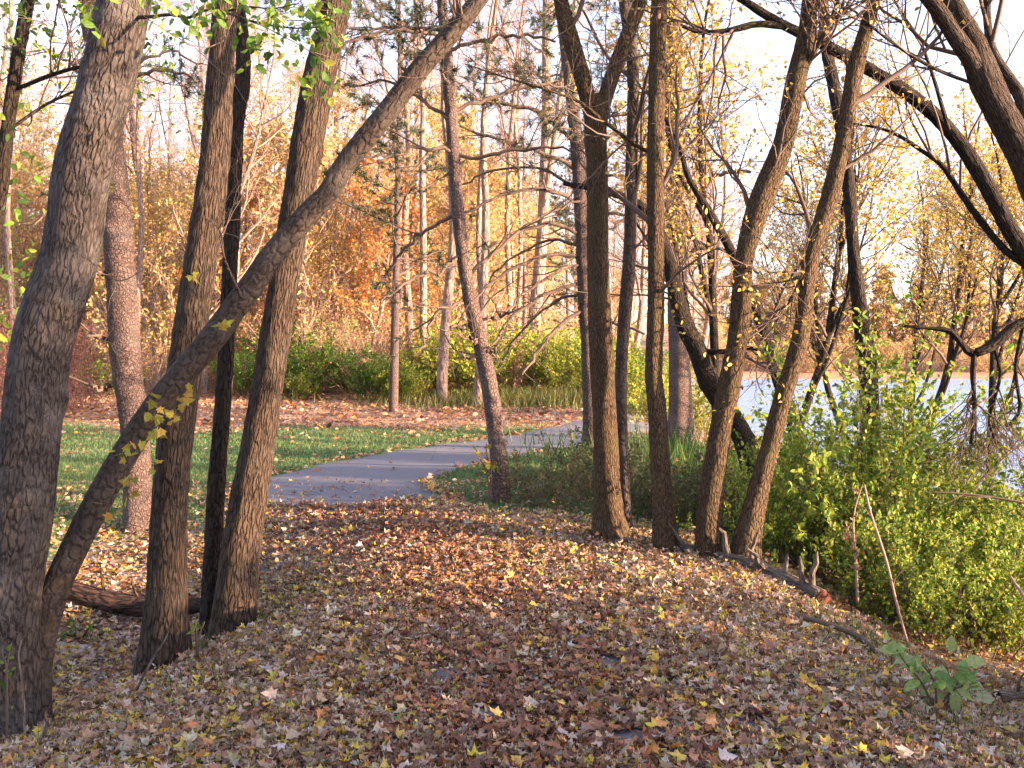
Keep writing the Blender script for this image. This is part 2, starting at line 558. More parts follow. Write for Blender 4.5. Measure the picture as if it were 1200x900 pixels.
def build_path():
    n = 700
    C = catmull(PATH, n)
    T = norm(np.gradient(C, axis=0))
    N = np.stack([T[:, 1], -T[:, 0]], 1)
    off = np.linspace(-1, 1, 13)
    g = np.random.default_rng(5)
    s = np.arange(n) * .1
    ed = np.stack([.05 * np.sin(s * 3.1) + .04 * np.sin(s * 7.7 + 1), .05 * np.sin(s * 2.7 + 2) + .04 * np.sin(s * 8.3)], 1)
    hw = 1.15
    P = C[:, None] + N[:, None] * (off[None, :, None] * hw + np.where(off[None, :, None] < 0, -ed[:, None, 0:1], ed[:, None, 1:2]) * (np.abs(off)[None, :, None] ** 6))
    Z = hgt(P[..., 0], P[..., 1]) + .022 - .02 * np.abs(off)[None] ** 8
    V = np.concatenate([P, Z[..., None]], -1).reshape(-1, 3)
    m = len(off)
    i = np.arange(n - 1)[:, None] * m + np.arange(m - 1)[None]
    f = np.stack([i, i + 1, i + m + 1, i + m], -1).reshape(-1, 4)
    mb = MB()
    mb.add(V, f)
    t = NT('path_asphalt')
    pos = t.n('ShaderNodeNewGeometry').outputs['Position']
    n1 = t.n('ShaderNodeTexNoise', i_Scale=1.1, i_Detail=6.0)
    n2 = t.n('ShaderNodeTexNoise', i_Scale=140.0, i_Detail=3.0)
    for q in (n1, n2):
        t.l(pos, q.inputs['Vector'])
    c = t.mix(n2.outputs['Fac'], (.075, .078, .10), (.185, .19, .235))
    c = t.mix(t.ramp(n1.outputs['Fac'], [(.4, (0, 0, 0)), (.7, (1, 1, 1))]), c, (.145, .142, .165))
    b = t.n('ShaderNodeBump', i_Strength=.4, i_Distance=.006)
    t.l(n2.outputs['Fac'], b.inputs['Height'])
    p = t.n('ShaderNodeBsdfPrincipled', i_Roughness=.8)
    t.l(c, p.inputs['Base Color'])
    t.l(b.outputs[0], p.inputs['Normal'])
    t.l(p.outputs[0], t.out.inputs[0])
    tag(mb.build('path', t.m), 'curving grey asphalt path', 'path', kind='structure')


def build_lake():
    mb = MB()
    xs = np.linspace(4, 420, 60)
    ys = np.linspace(-160, 152, 60)
    X, Y = np.meshgrid(xs, ys)
    i = np.arange(59)[:, None] * 60 + np.arange(59)[None]
    f = np.stack([i, i + 1, i + 61, i + 60], -1).reshape(-1, 4)
    mb.add(np.stack([X, Y, np.full_like(X, WATER)], -1).reshape(-1, 3), f)
    t = NT('lake_water')
    pos = t.n('ShaderNodeNewGeometry').outputs['Position']
    mp = t.n('ShaderNodeMapping')
    mp.inputs['Scale'].default_value = (.7, 1.6, 1)
    t.l(pos, mp.inputs[0])
    n1 = t.n('ShaderNodeTexNoise', i_Scale=1.6, i_Detail=5.0, i_Roughness=.6)
    t.l(mp.outputs[0], n1.inputs['Vector'])
    b = t.n('ShaderNodeBump', i_Strength=1.0, i_Distance=1.0)
    t.l(n1.outputs['Fac'], b.inputs['Height'])
    p = t.n('ShaderNodeBsdfPrincipled', i_Roughness=.2)
    p.inputs['Base Color'].default_value = (.34, .52, .82, 1)  # pale blue sky reflection put into the base colour
    p.inputs['IOR'].default_value = 1.33
    t.l(b.outputs[0], p.inputs['Normal'])
    t.l(p.outputs[0], t.out.inputs[0])
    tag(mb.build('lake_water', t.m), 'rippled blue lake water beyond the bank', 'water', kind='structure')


build_ground()
build_path()
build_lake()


# ------------------------------------------------------------------ leaf litter and grass
def build_litter():
    g = np.random.default_rng(11)
    mb = MB()

    def scatter(n, x0, x1, y0, y1, size, kinds, dens, pal, lift=.012, flat=.45):
        x = g.uniform(x0, x1, n)
        y = g.uniform(y0, y1, n)
        keep = (np.abs(x) < .58 * y + .8) & (g.random(n) < dens(x, y)) & (x < shore(y) - .5)
        x, y = x[keep], y[keep]
        m = len(x)
        z = hgt(x, y) + lift + g.exponential(.012, m)
        z = z + np.where(path_dist(x, y) < 1.18, .022, 0)
        pos = np.stack([x, y, z], 1)
        a = g.uniform(0, 2 * math.pi, m)
        d = np.stack([np.cos(a), np.sin(a), g.normal(0, .28, m)], 1)
        col = pick(pal, m, g, .22)
        if pal is LITTER:
            red = g.random(m) < .62 * np.exp(-(path_dist(x, y) / .75) ** 2) + .10 * np.exp(-((y - 9) / 1.2) ** 2)
            col = np.where(red[:, None], pick(LITTER_RED, m, g, .22), col)
        wh = g.integers(0, len(kinds), m)
        szs = size * np.clip(g.lognormal(-.05, .3, m), .45, 1.7)
        for k, kd in enumerate(kinds):
            s = wh == k
            leaves(mb, pos[s], d[s], szs[s], col[s], kd, g, tilt=flat)

    bare = [(-.35, 4.9), (.42, 5.45), (.5, 5.0), (-.1, 4.3), (.75, 4.6), (.45, 4.0), (1.0, 4.15)]

    def near(x, y):
        d = np.ones_like(x)
        for bx, by in bare:
            d = d * (1 - .93 * np.exp(-(((x - bx) / .10) ** 2 + ((y - by) / .10) ** 2) ** 2))
        d = d * (1 - .62 * sm(2.3, 4.5, x))
        d = d * (1 - lawn_mask(x, y) * .75 * (path_dist(x, y) > 1.25))
        spot = d.copy()
        d = d * np.clip(.70 + .5 * np.sin(x * 3.1 + 2 * np.sin(y * 1.7)) * np.sin(y * 2.6 + 1.5 * np.sin(x * 2.3)) + .25 * np.sin(x * 9 + y * 5) * np.sin(y * 8 - x * 3), .3, 1)
        ditch = np.exp(-((x + 2.2) / .4) ** 2 - ((y - 7.6) / .8) ** 2)
        d = np.where((path_dist(x, y) < 1.3) & (y < 11.4), np.maximum(d, .88 * np.minimum(spot, 1)), d)
        wb = .22 * np.sin(x * 2.3) + .12 * np.sin(x * 6.1)
        d = np.where(path_dist(x, y) < 1.12, d * (1 - .965 * sm(10.6, 11.05, y + wb)), d)
        return d * (1 - .5 * ditch)
    scatter(140000, -4.5, 5, 2.9, 7.2, .043, ['curl', 'curl2', 'curl3', 'maple', 'curl'], near, LITTER)
    scatter(16000, -4.5, 5, 2.9, 8, .045, ['ovate', 'curl'], near, LITTER)
    scatter(115000, -7.5, 6.5, 7.2, 12.6, .048, ['curl3', 'curl2', 'curl', 'ovate'], near, LITTER)

    def mid(x, y):
        d = .07 + .93 * (1 - lawn_mask(x, y)) ** 2.5
        pd = path_dist(x, y)
        edge = np.exp(-((pd - 1.2) / .14) ** 2)
        d = np.where(pd < 1.08, .013 + .5 * (1 - sm(10.7, 11.2, y)) + .6 * sm(22.5, 25, y), np.maximum(d, .9 * edge))
        return d * (1 - .85 * sm(3, 5, x) * (1 - sm(18, 23, y)))
    scatter(30000, -13, 9, 11, 22, .075, ['ovate', 'curl3'], mid, LITTER_FAR, flat=.5)
    scatter(34000, -22, 9, 19, 36, .12, ['diamond', 'ovate'], mid, LITTER_FAR, flat=.6)
    tag(mb.build('fallen_leaves', M_DRY), 'thick carpet of fallen brown and yellow maple leaves', 'leaves', kind='stuff')


def build_grass():
    g = np.random.default_rng(12)
    mb = MB()
    for n, x0, x1, y0, y1, h, w in ((90000, -9, 3.5, 9.6, 15, .06, .006), (60000, -13, 4, 15, 24, .065, .011)):
        x = g.uniform(x0, x1, n)
        y = g.uniform(y0, y1, n)
        keep = (np.abs(x) < .6 * y) & (g.random(n) < lawn_mask(x, y) ** 1.3) & (path_dist(x, y) > 1.16)
        x, y = x[keep], y[keep]
        m = len(x)
        z = hgt(x, y)
        a = g.uniform(0, 2 * math.pi, m)
        hh = h * g.uniform(.5, 1.3, m)
        base = np.stack([x, y, z - .005], 1)
        sd = np.stack([np.cos(a), np.sin(a), 0 * a], 1) * w
        tip = base + np.stack([g.normal(0, .4, m) * hh, g.normal(0, .4, m) * hh, hh], 1)
        V = np.stack([base - sd, base + sd, tip], 1).reshape(-1, 3)
        f = np.arange(m * 3).reshape(-1, 3)
        col = pick([(.085, .165, .06, 4), (.115, .20, .075, 4), (.16, .215, .085, 2.5), (.22, .22, .10, 1)], m, g)
        mb.add(V, f, np.repeat(col, 3, 0))
    # coarse tufts along the shoulders of the leaf mound and on the far bank
    for (cx, cy, sx, sy, n, h) in ((-1.65, 7.3, .25, .5, 500, .12), (-2.0, 5.2, .3, .4, 300, .1), (2.35, 5.9, .3, .5, 500, .13), (2.1, 4.4, .25, .3, 300, .1),
                                   (1.7, 27.5, 2.2, .9, 5200, .42), (4.6, 30, 2.0, 1.4, 3500, .5), (-1.2, 30.2, 1.4, .5, 1500, .35), (4.6, 15.5, 1.6, 2.0, 6000, .45), (3.2, 12.2, .8, .6, 2000, .35)):
        x = g.normal(cx, sx, n)
        y = g.normal(cy, sy, n)
        z = hgt(x, y)
        a = g.uniform(0, 2 * math.pi, n)
        hh = h * g.uniform(.4, 1.3, n)
        base = np.stack([x, y, z - .01], 1)
        w = .005 if cy < 12 else .014
        sd = np.stack([np.cos(a), np.sin(a), 0 * a], 1) * w
        tip = base + np.stack([g.normal(0, .35, n) * hh, g.normal(0, .35, n) * hh, hh], 1)
        col = pick([(.08, .15, .03, 3), (.20, .20, .06, 3), (.34, .27, .12, 2)] if cy > 20 else [(.05, .12, .03, 4), (.09, .17, .04, 2), (.2, .18, .07, 1)], n, g)
        mb.add(np.stack([base - sd, base + sd, tip], 1).reshape(-1, 3), np.arange(n * 3).reshape(-1, 3), np.repeat(col, 3, 0))
    tag(mb.build('grass', M_LEAF, smooth=False), 'short green lawn grass with rough tufts at its edges', 'grass', kind='stuff')


build_litter()
build_grass()


# ------------------------------------------------------------------ trunks near the camera
def trunk_mesh(P, R, mat_amp, seed, S=36, step=.045, flare=.35, flare_h=.35, knots=()):
    """A trunk surface along P with bark relief; returns an MB."""
    L = np.linalg.norm(np.diff(P, axis=0), axis=1).sum()
    K = int(min(300, max(12, L / step)))
    P, R = resamp(P, R, K)
    s = np.concatenate([[0], np.cumsum(np.linalg.norm(np.diff(P, axis=0), axis=1))])
    g = np.random.default_rng(seed)
    T = norm(np.gradient(P, axis=0))
    ref = np.array([1.0, 0, 0])
    U = norm(ref - T * (T @ ref)[:, None])
    W = np.cross(T, U)
    a = np.arange(S) * 2 * math.pi / S
    rm = float(R.mean())
    amp, fx, fz = mat_amp
    disp = np.zeros((K, S))
    kn = [(g.uniform(.3, L), g.uniform(0, 6.28), g.uniform(.10, .3) * rm * 1.2) for _ in range(int(L * .9))]
    for j in range(S):
        ca, sa = math.cos(a[j]), math.sin(a[j])
        for i in range(K):
            q = Vector((ca * rm * fx + seed * 3.1, sa * rm * fx, s[i] * fz))
            n1 = noise.noise(q)
            n2 = noise.noise(q * 2.3)
            n3 = noise.noise(Vector((ca * 1.2 + seed, sa * 1.2, s[i] * 1.7)))
            disp[i, j] = amp * (.6 - abs(n1) * 2.2 + .5 * n2) + rm * .10 * n3
    for (ks, ka, kh) in kn:
        da = np.angle(np.exp(1j * (a[None] - ka))) * rm
        disp += kh * np.exp(-((s[:, None] - ks) ** 2 + da ** 2) / (2 * (rm * .35) ** 2))
    fl = 1 + flare * np.exp(-np.maximum(s - .3, 0) / flare_h)[:, None] * (1 + .35 * np.cos(a[None] * 4 + seed) + .2 * np.cos(a[None] * 7 + 2 * seed))
    rr = R[:, None] * fl + disp
    V = P[:, None] + rr[:, :, None] * (U[:, None] * np.cos(a)[None, :, None] + W[:, None] * np.sin(a)[None, :, None])
    i = (np.arange(K - 1) * S)[:, None]
    s0 = np.arange(S)[None]
    s1 = (s0 + 1) % S
    f = np.stack([i + s0, i + s1, i + S + s1, i + S + s0], -1).reshape(-1, 4)
    bark = np.stack(np.broadcast_arrays(rm * np.cos(a)[None], rm * np.sin(a)[None], s[:, None]), -1).reshape(-1, 3)
    mb = MB()
    mb.add(V.reshape(-1, 3), f, None, bark)
    n0 = mb.n
    mb.add(P[-1:] + T[-1:] * R[-1] * .5, np.zeros((0, 3), int), None, bark[-1:])
    mb.f3.append(np.stack([(K - 1) * S + s0[0], (K - 1) * S + s1[0], np.full(S, n0)], -1))
    return mb


AMPS = {'maple': (.0055, 40, 9), 'ash': (.009, 48, 7), 'elm': (.006, 44, 10), 'dark': (.008, 40, 7), 'smooth': (.0025, 16, 8), 'pine': (.008, 34, 16)}
MATS = {'maple': M_MAPLE, 'ash': M_ASH, 'elm': M_ELM, 'dark': M_DARK, 'smooth': M_SMOOTH, 'pine': M_PINE}


def px_line(pts, D0, D1=None):
    D1 = D0 if D1 is None else D1
    n = len(pts)
    P, R = [], []
    for k, q in enumerate(pts):
        D = D0 + (D1 - D0) * k / max(n - 1, 1)
        P.append(at(q[0], q[1], D))
        R.append(q[2] * .5 / F * D)
    return np.array(P), np.array(R)


def crown(parents, g, n1, l1, n2, l2, n3, l3, t0=.35, ang=.9, trop=.12):
    """Fine branches over a list of (P,R) parents: returns MB and the last twigs."""
    mb = MB()
    PP, RR = zip(*[resamp(p, r, 14) for p, r in parents])
    P, R = np.array(PP), np.array(RR)
    a, ar = children(P, R, n1, t0, 1, l1[0], l1[1], ang, 8, trop, .16, .55, g)
    tubes(mb, a, ar, 5)
    b, br = children(a, ar, n2, .2, 1, l2[0], l2[1], .75, 6, trop * .6, .2, .6, g)
    tubes(mb, b, br, 4)
    c, cr = children(b, br, n3, .15, 1, l3[0], l3[1], .7, 5, trop * .5, .2, .7, g)
    tubes(mb, c, cr, 3)
    return mb, np.concatenate([c]), (a, ar, b, br)


def near_tree(name, label, bark, pts, D=None, top=5.0, D1=None, limbs=(), tw=None, leaf=None, seed=1, flare=.35, lean_up=.5, twigmat=None, sink=.3, group=None):
    """pts: (px, py, width) from the ground up. limbs: (pts, D0, D1). The trunk runs on above the picture by top metres."""
    if D is None:
        D = ground_hit(pts[0][0], pts[0][1])
    g = np.random.default_rng(seed)
    P, R = px_line(pts, D, D1)
    if sink:
        d0 = norm(P[0] - P[1]) * np.array([.4, .4, 0]) + np.array([0, 0, -1])
        P = np.vstack([P[0] + norm(d0) * sink, P])
        R = np.concatenate([[R[0] * 1.02], R])
    if top > 0:
        d = norm(P[-1] - P[-2])
        p, r = P[-1], R[-1]
        ex, er = [], []
        for k in range(1, 6):
            d = norm(d + np.array([0, 0, lean_up * .12]) + .05 * g.normal(size=3))
            p = p + d * top / 5
            ex.append(p)
            er.append(max(R[-1] * (1 - .17 * k), .008))
        P = np.vstack([P, ex])
        R = np.concatenate([R, er])
    base = np.array([P[1 if sink else 0][0], P[1 if sink else 0][1], gz(P[1][0], P[1][1])])
    root = empty(name, base, label, 'tree', group)
    trunk_mesh(P - base, R, AMPS[bark], seed, flare=flare).build('trunk', MATS[bark], root)
    par = [(P[len(P) // 3:] - base, R[len(P) // 3:])] if top > 0 else []
    for lk, (lp, d0, d1) in enumerate(limbs):
        LP, LR = px_line(lp, d0 or D, d1 or d0 or D)
        LP = LP - base
        small = LR.max() < .022
        trunk_mesh(LP, LR, tuple(np.array(AMPS[bark]) * [.2 if small else .6, 1, 1]), seed * 7 + lk, S=10 if small else 20, step=.07, flare=0).build('limb', MATS[bark], root)
        par.append((LP, LR))
    if tw and par:
        mb, last, _ = crown(par, g, **tw)
        cr = mb.build('crown', twigmat or M_TWIG, root)
        if leaf:
            pal, n, size, kind = leaf
            lb = MB()
            p, d = on_twigs(last, n, g)
            leaves(lb, p, d, size * g.uniform(.6, 1.2, len(p)), pick(pal, len(p), g), kind, g)
            lb.build('foliage', M_LEAF, cr)
    return root


TW_BIG = dict(n1=9, l1=(1.2, 2.6), n2=6, l2=(.5, 1.1), n3=5, l3=(.2, .5), t0=.45)
TW_EDGE = dict(n1=16, l1=(.5, 1.5), n2=6, l2=(.3, .8), n3=4, l3=(.12, .4), t0=.06)
TW_THIN = dict(n1=10, l1=(.7, 1.7), n2=6, l2=(.35, .8), n3=4, l3=(.15, .4), t0=.25)
TW_FEW = dict(n1=5, l1=(.5, 1.2), n2=4, l2=(.3, .6), n3=3, l3=(.12, .3), t0=.5)


def sprig(parent, pts, g, pal, size, n, kind='maple', spread=.06, stem=True, twigmat=None, name='foliage'):
    """Leaves clustered round given world points (relative to the parent)."""
    lb = MB()
    for q in pts:
        p = q + g.normal(size=(n, 3)) * spread
        d = norm(g.normal(size=(n, 3)) + np.array([0, 0, -.6]))
        leaves(lb, p, d, size * g.uniform(.6, 1.2, n), pick(pal, n, g), kind, g, up=np.array([0, -.8, .5]), tilt=.6)
    return lb.build(name, M_LEAF, parent)


g0 = np.random.default_rng(3)
# --- left of the path
t1 = near_tree('maple_tree', 'thickest grey plated trunk leaning over the path from its left verge', 'maple',
               [(-6, 865, 84), (0, 800, 78), (6, 700, 76), (22, 600, 74), (37, 500, 68), (50, 400, 65), (81, 300, 63), (97, 200, 63), (124, 100, 62), (146, 0, 58)],
               top=6, seed=2, tw=TW_BIG, flare=.38,
               limbs=[([(150, 20, 5), (172, 20, 4.5), (200, 17, 4), (222, 21, 3.5), (240, 12, 3), (262, 14, 3), (300, 26, 2.4), (345, 33, 1.8), (392, 30, 1.2)], None, 4.7),
                      ([(262, 14, 2.4), (290, 8, 2), (320, 10, 1.6), (350, 4, 1.2)], 4.8, 4.7)],
               leaf=None)
base1 = np.array(t1.location)
D1 = base1[1]
pts = [at(x, y, 4.7 + g0.normal() * .12) - base1 for x, y in ((196, 8), (205, 20), (222, 30), (240, 5), (262, 4), (275, 18), (292, 14), (306, 34), (318, 44), (330, 22), (345, 28), (352, 12), (362, 40),
                                                          (372, 20), (380, 44), (392, 26), (368, 58), (366, 78), (362, 92), (370, 104), (316, 58), (300, 70), (310, 8), (335, 6), (385, 12), (228, 16), (186, 4), (108, 8), (104, 14))]
sprig(t1, pts, g0, GREEN, .058, 11, 'ovate', .06)

near_tree('leaning_maple', 'lone slanting trunk crossing in front of the upright stems beside the path', 'smooth',
          [(40, 818, 34), (43, 770, 34), (60, 705, 32), (88, 640, 31), (126, 567, 31), (164, 503, 31), (203, 450, 31), (246, 400, 30), (283, 350, 29), (322, 296, 28), (362, 250, 27), (385, 226, 26), (405, 192, 25),
           (451, 135, 25), (486, 88, 24), (524, 44, 22), (560, 0, 20)],
          D=D1 + .12, D1=D1 + .3, top=2.5, seed=4, flare=.1, tw=TW_FEW,
          limbs=[([(283, 348, 5), (272, 325, 4), (262, 300, 3), (258, 270, 2), (240, 255, 1.3)], D1 + .1, D1 - .2),
                 ([(522, 46, 9), (536, 26, 7), (543, 18, 6)], D1 + .25, D1 + .2)])
lean = bpy.data.objects['leaning_maple']
lb_ = np.array(lean.location)
sprig(lean, [at(x, y, D1 - .06) - lb_ for x, y in ((184, 470), (190, 482), (176, 488), (204, 490), (216, 468), (218, 455), (192, 510), (182, 500), (148, 528), (166, 528), (143, 532), (182, 545), (150, 565), (152, 578), (128, 595),
                                                   (223, 326), (262, 386))], g0, [(.45, .36, .06, 3), (.35, .33, .06, 2), (.5, .3, .06, 1)], .06, 3, 'maple', .022)

near_tree('ash_tree', 'upright ridged trunk crossed by the slanting stem, a slim dark stem just behind it', 'ash',
          [(191, 785, 46), (195, 700, 42), (198, 600, 40), (207, 500, 40), (221, 400, 39), (236, 300, 36), (250, 200, 34), (257, 100, 31), (263, 0, 28)], top=6, seed=5, tw=TW_BIG, flare=.38)
near_tree('ash_tree', 'slim dark stem squeezed between two thicker ridged trunks', 'dark',
          [(245, 738, 20), (252, 600, 20), (259, 500, 19), (266, 400, 18), (270, 300, 17), (273, 233, 18), (277, 150, 17), (285, 90, 17), (283, 40, 15), (279, -10, 13)], D=ground_hit(271, 740) + .12, top=4.5, seed=6, tw=TW_THIN, flare=.1)
near_tree('ash_tree', 'ridged leaning trunk next to the path edge, warm light on its bark', 'ash',
          [(273, 742, 43), (282, 650, 43), (290, 593, 42), (306, 500, 37), (322, 400, 34), (338, 300, 34), (355, 200, 36), (372, 100, 37), (394, 0, 34)], top=6, seed=8, tw=TW_BIG, flare=.38)
near_tree('thin_tree', 'thin dark bent stem at the edge of the view beside the thickest trunk', 'dark',
          [(-28, 560, 16), (-14, 420, 15), (-8, 300, 14), (2, 215, 14), (9, 150, 14), (19, 80, 14), (31, 10, 14), (38, -30, 13)], D=7.5, top=3.5, seed=9, tw=TW_THIN,
          limbs=[([(18, 105, 5), (60, 88, 5), (95, 78, 4), (130, 70, 3)], 7.5, 7.2), ([(14, 150, 4), (50, 125, 3.5), (85, 108, 3), (110, 100, 2)], 7.5, 7.8)],
          leaf=(GREEN, 2, .055, 'ovate'))

thin = bpy.data.objects['thin_tree']
tb_ = np.array(thin.location)
sprig(thin, [at(x, y, 7.3 + g0.normal() * .2) - tb_ for x, y in ((10, 160), (30, 185), (18, 200), (36, 205), (8, 225), (24, 290), (12, 310), (34, 320), (6, 335), (20, 350), (4, 50), (12, 20), (40, 40), (50, 30), (60, 48), (6, 395), (14, 378),
                                                                 (0, 260), (3, 130), (48, 10), (22, 8))], g0, GREEN, .075, 9, 'ovate', .13)
# --- bark of the right-hand group
near_tree('forked_elm', 'straight trunk forking into two at head height of the view beside the leaf mound', 'elm',
          [(716, 632, 36), (713, 600, 31), (709, 500, 28), (704, 400, 27), (701, 300, 25), (700, 200, 25), (698, 150, 26), (698, 128, 22), (699, 112, 13)], top=0, seed=11, flare=.34,
          limbs=[([(697, 150, 20), (690, 122, 19), (682, 90, 20), (670, 50, 20), (657, 0, 17), (645, -60, 15), (640, -170, 12), (628, -300, 7)], None, 8.6),
                 ([(701, 152, 19), (707, 122, 18), (717, 90, 18), (728, 60, 18), (751, 0, 16), (775, -70, 14), (790, -180, 11), (805, -300, 6)], None, 9.0)],
          tw=dict(n1=11, l1=(.7, 1.9), n2=7, l2=(.4, .9), n3=5, l3=(.15, .45), t0=.25))
DR = 8.9
near_tree('slender_elm', 'slender smooth stem tucked close behind the forked trunk', 'smooth',
          [(733, 628, 15), (731, 560, 14), (729, 500, 13), (728, 440, 14), (731, 380, 15), (737, 310, 15), (740, 200, 14), (742, 90, 14), (737, 40, 14), (730, -10, 13)], D=9.35, top=4.5, seed=12, tw=TW_EDGE, flare=.2)
near_tree('elm_tree', 'slightly wavy single trunk standing between the forked trunk and the two leaning ones', 'elm',
          [(780, 641, 24), (777, 590, 22), (773, 530, 21), (770, 480, 21), (766, 440, 20), (768, 380, 19), (769, 300, 19), (768, 200, 20), (770, 100, 19), (773, 0, 18)], D=8.38, top=5, seed=13, tw=TW_EDGE, flare=.34,
          limbs=[([(770, 182, 5), (745, 170, 5), (705, 140, 4), (680, 120, 3.5), (640, 105, 3), (590, 90, 2.5), (545, 75, 1.5)], 8.6, 8.2)])
near_tree('elm_tree', 'trunk curving from the log up and away over the lake side', 'elm',
          [(832, 647, 26), (832, 595, 25), (845, 500, 25), (855, 450, 26), (864, 400, 23), (869, 350, 23), (873, 300, 22), (892, 235, 28), (918, 167, 24), (932, 100, 23), (946, 33, 19), (950, 0, 18)], D=8.2, top=5, seed=14, leaf=(AIRY, 1, .05, 'ovate'), tw=TW_EDGE, flare=.34,
          limbs=[([(943, 82, 7), (960, 50, 6), (975, 20, 5), (986, -10, 4)], 8.2, 7.8)])
near_tree('elm_tree', 'leaning trunk rising behind the broken log with a pale scar low on it', 'elm',
          [(873, 648, 26), (886, 587, 23), (900, 533, 21), (917, 467, 20), (937, 400, 20), (944, 350, 18), (951, 300, 18), (972, 233, 20), (984, 183, 18), (993, 133, 17), (1002, 83, 19), (1015, 33, 16), (1024, 0, 15)], D=8.12, top=4.5, seed=15, leaf=(AIRY, 1, .05, 'ovate'), tw=TW_EDGE, flare=.34,
          limbs=[([(948, 310, 5), (930, 345, 4), (915, 365, 3), (905, 385, 2)], 8.3, 8.1)])
near_tree('dark_locust', 'dark bent trunk standing out among the bank shrubs before the lake', 'dark',
          [(1022, 560, 22), (1017, 433, 21), (1013, 400, 20), (1006, 350, 17), (1000, 293, 14), (996, 233, 14), (992, 187, 13), (984, 140, 14), (976, 95, 14), (968, 50, 13), (964, 0, 12)], D=11.5, top=4, seed=16, tw=TW_BIG, flare=.1)
near_tree('dark_locust', 'big arching trunk that bows over the bank from beyond the shrubs', 'dark',
          [(1290, 560, 26), (1255, 400, 22), (1215, 320, 20), (1180, 262, 19), (1152, 210, 18), (1130, 175, 17), (1105, 145, 16), (1072, 115, 15), (1030, 88, 14), (985, 62, 13), (940, 40, 12), (905, 22, 10), (870, 0, 8), (840, -20, 6)],
          D=9.5, top=0, seed=17, tw=TW_BIG, flare=.1,
          limbs=[([(925, 32, 8), (890, 28, 8), (862, 34, 7), (838, 38, 6), (815, 36, 5), (798, 30, 4)], 9.5, 9.3),
                 ([(1215, 318, 9), (1180, 295, 8), (1150, 260, 8), (1125, 225, 7), (1105, 195, 6), (1085, 180, 5), (1055, 160, 4), (1030, 150, 3), (1000, 145, 2)], 9.5, 9.9)],
          leaf=(GOLD, 1, .05, 'ovate'))
near_tree('dark_locust', 'heavy twin stemmed trunk leaning in over the lake bank, high above the shrubs', 'ash',
          [(1330, 600, 46), (1285, 420, 42), (1240, 290, 38), (1212, 215, 36), (1196, 175, 35), (1172, 130, 33), (1155, 95, 34), (1140, 55, 30), (1120, 15, 26), (1100, -25, 24)], D=8.2, top=4, seed=18, tw=TW_BIG, flare=.2,
          limbs=[([(1150, 95, 20), (1138, 70, 20), (1118, 40, 19), (1098, 10, 18), (1070, -30, 16), (1040, -120, 12), (1010, -230, 7)], 8.2, 7.8),
                 ([(1212, 205, 17), (1198, 120, 15), (1184, 95, 14), (1166, 68, 13), (1158, 35, 9), (1156, -20, 7), (1154, -80, 5)], 8.2, 8.6),
                 ([(1140, 98, 4), (1108, 86, 4), (1085, 75, 4), (1060, 60, 3.5), (1026, 35, 3), (1000, 12, 2.5), (985, 8, 2)], 8.2, 8.0),
                 ([(1112, 152, 5), (1104, 125, 5), (1092, 85, 4), (1078, 48, 4), (1060, 20, 3), (1045, -5, 3)], 9.0, 8.8)])
near_tree('dark_locust', 'low drooping limb tangled with vines above the lake water', 'dark',
          [(1260, 330, 14), (1215, 370, 11), (1190, 382, 11), (1165, 403, 12), (1140, 414, 9), (1128, 404, 7), (1112, 388, 6), (1090, 385, 4), (1060, 382, 3)], D=9.0, top=0, seed=19, sink=0, flare=0,
          tw=dict(n1=10, l1=(.4, 1.0), n2=6, l2=(.3, .7), n3=4, l3=(.15, .4), t0=.35, trop=-.12),
          limbs=[([(1142, 414, 6), (1140, 440, 6), (1142, 480, 5), (1138, 520, 4)], 9.0, 9.0), ([(1165, 405, 5), (1172, 440, 4), (1160, 490, 4), (1168, 520, 3)], 9.0, 9.1),
                 ([(1200, 380, 5), (1190, 430, 4), (1195, 480, 4), (1180, 500, 3)], 9.0, 9.2)])
near_tree('half_fallen_tree', 'dark half fallen trunk slanting behind the curved stems on the bank', 'dark',
          [(885, 560, 26), (868, 507, 24), (834, 453, 24), (817, 410, 22), (800, 373, 20), (782, 300, 15), (765, 255, 12), (740, 235, 9), (700, 222, 7), (660, 215, 4)], D=12.5, top=0, seed=20, tw=TW_THIN, flare=.1,
          limbs=[([(820, 412, 7), (850, 412, 6), (880, 408, 5), (897, 415, 5), (905, 430, 4)], 12.5, 12.0), ([(810, 395, 6), (790, 345, 5), (770, 300, 4), (745, 260, 3)], 12.5, 12.8)])
near_tree('half_fallen_tree', 'thin dark stem leaning from the shrubs behind the pale scarred trunk', 'dark',
          [(944, 545, 17), (927, 487, 16), (911, 440, 15), (898, 393, 15), (879, 340, 13), (860, 300, 11), (834, 253, 9), (808, 210, 7), (795, 170, 5), (770, 120, 3)], D=12.8, top=0, seed=21, tw=TW_THIN, flare=.1,
          limbs=[([(900, 395, 5), (915, 345, 4), (930, 320, 3), (955, 290, 2)], 12.8, 12.5)])


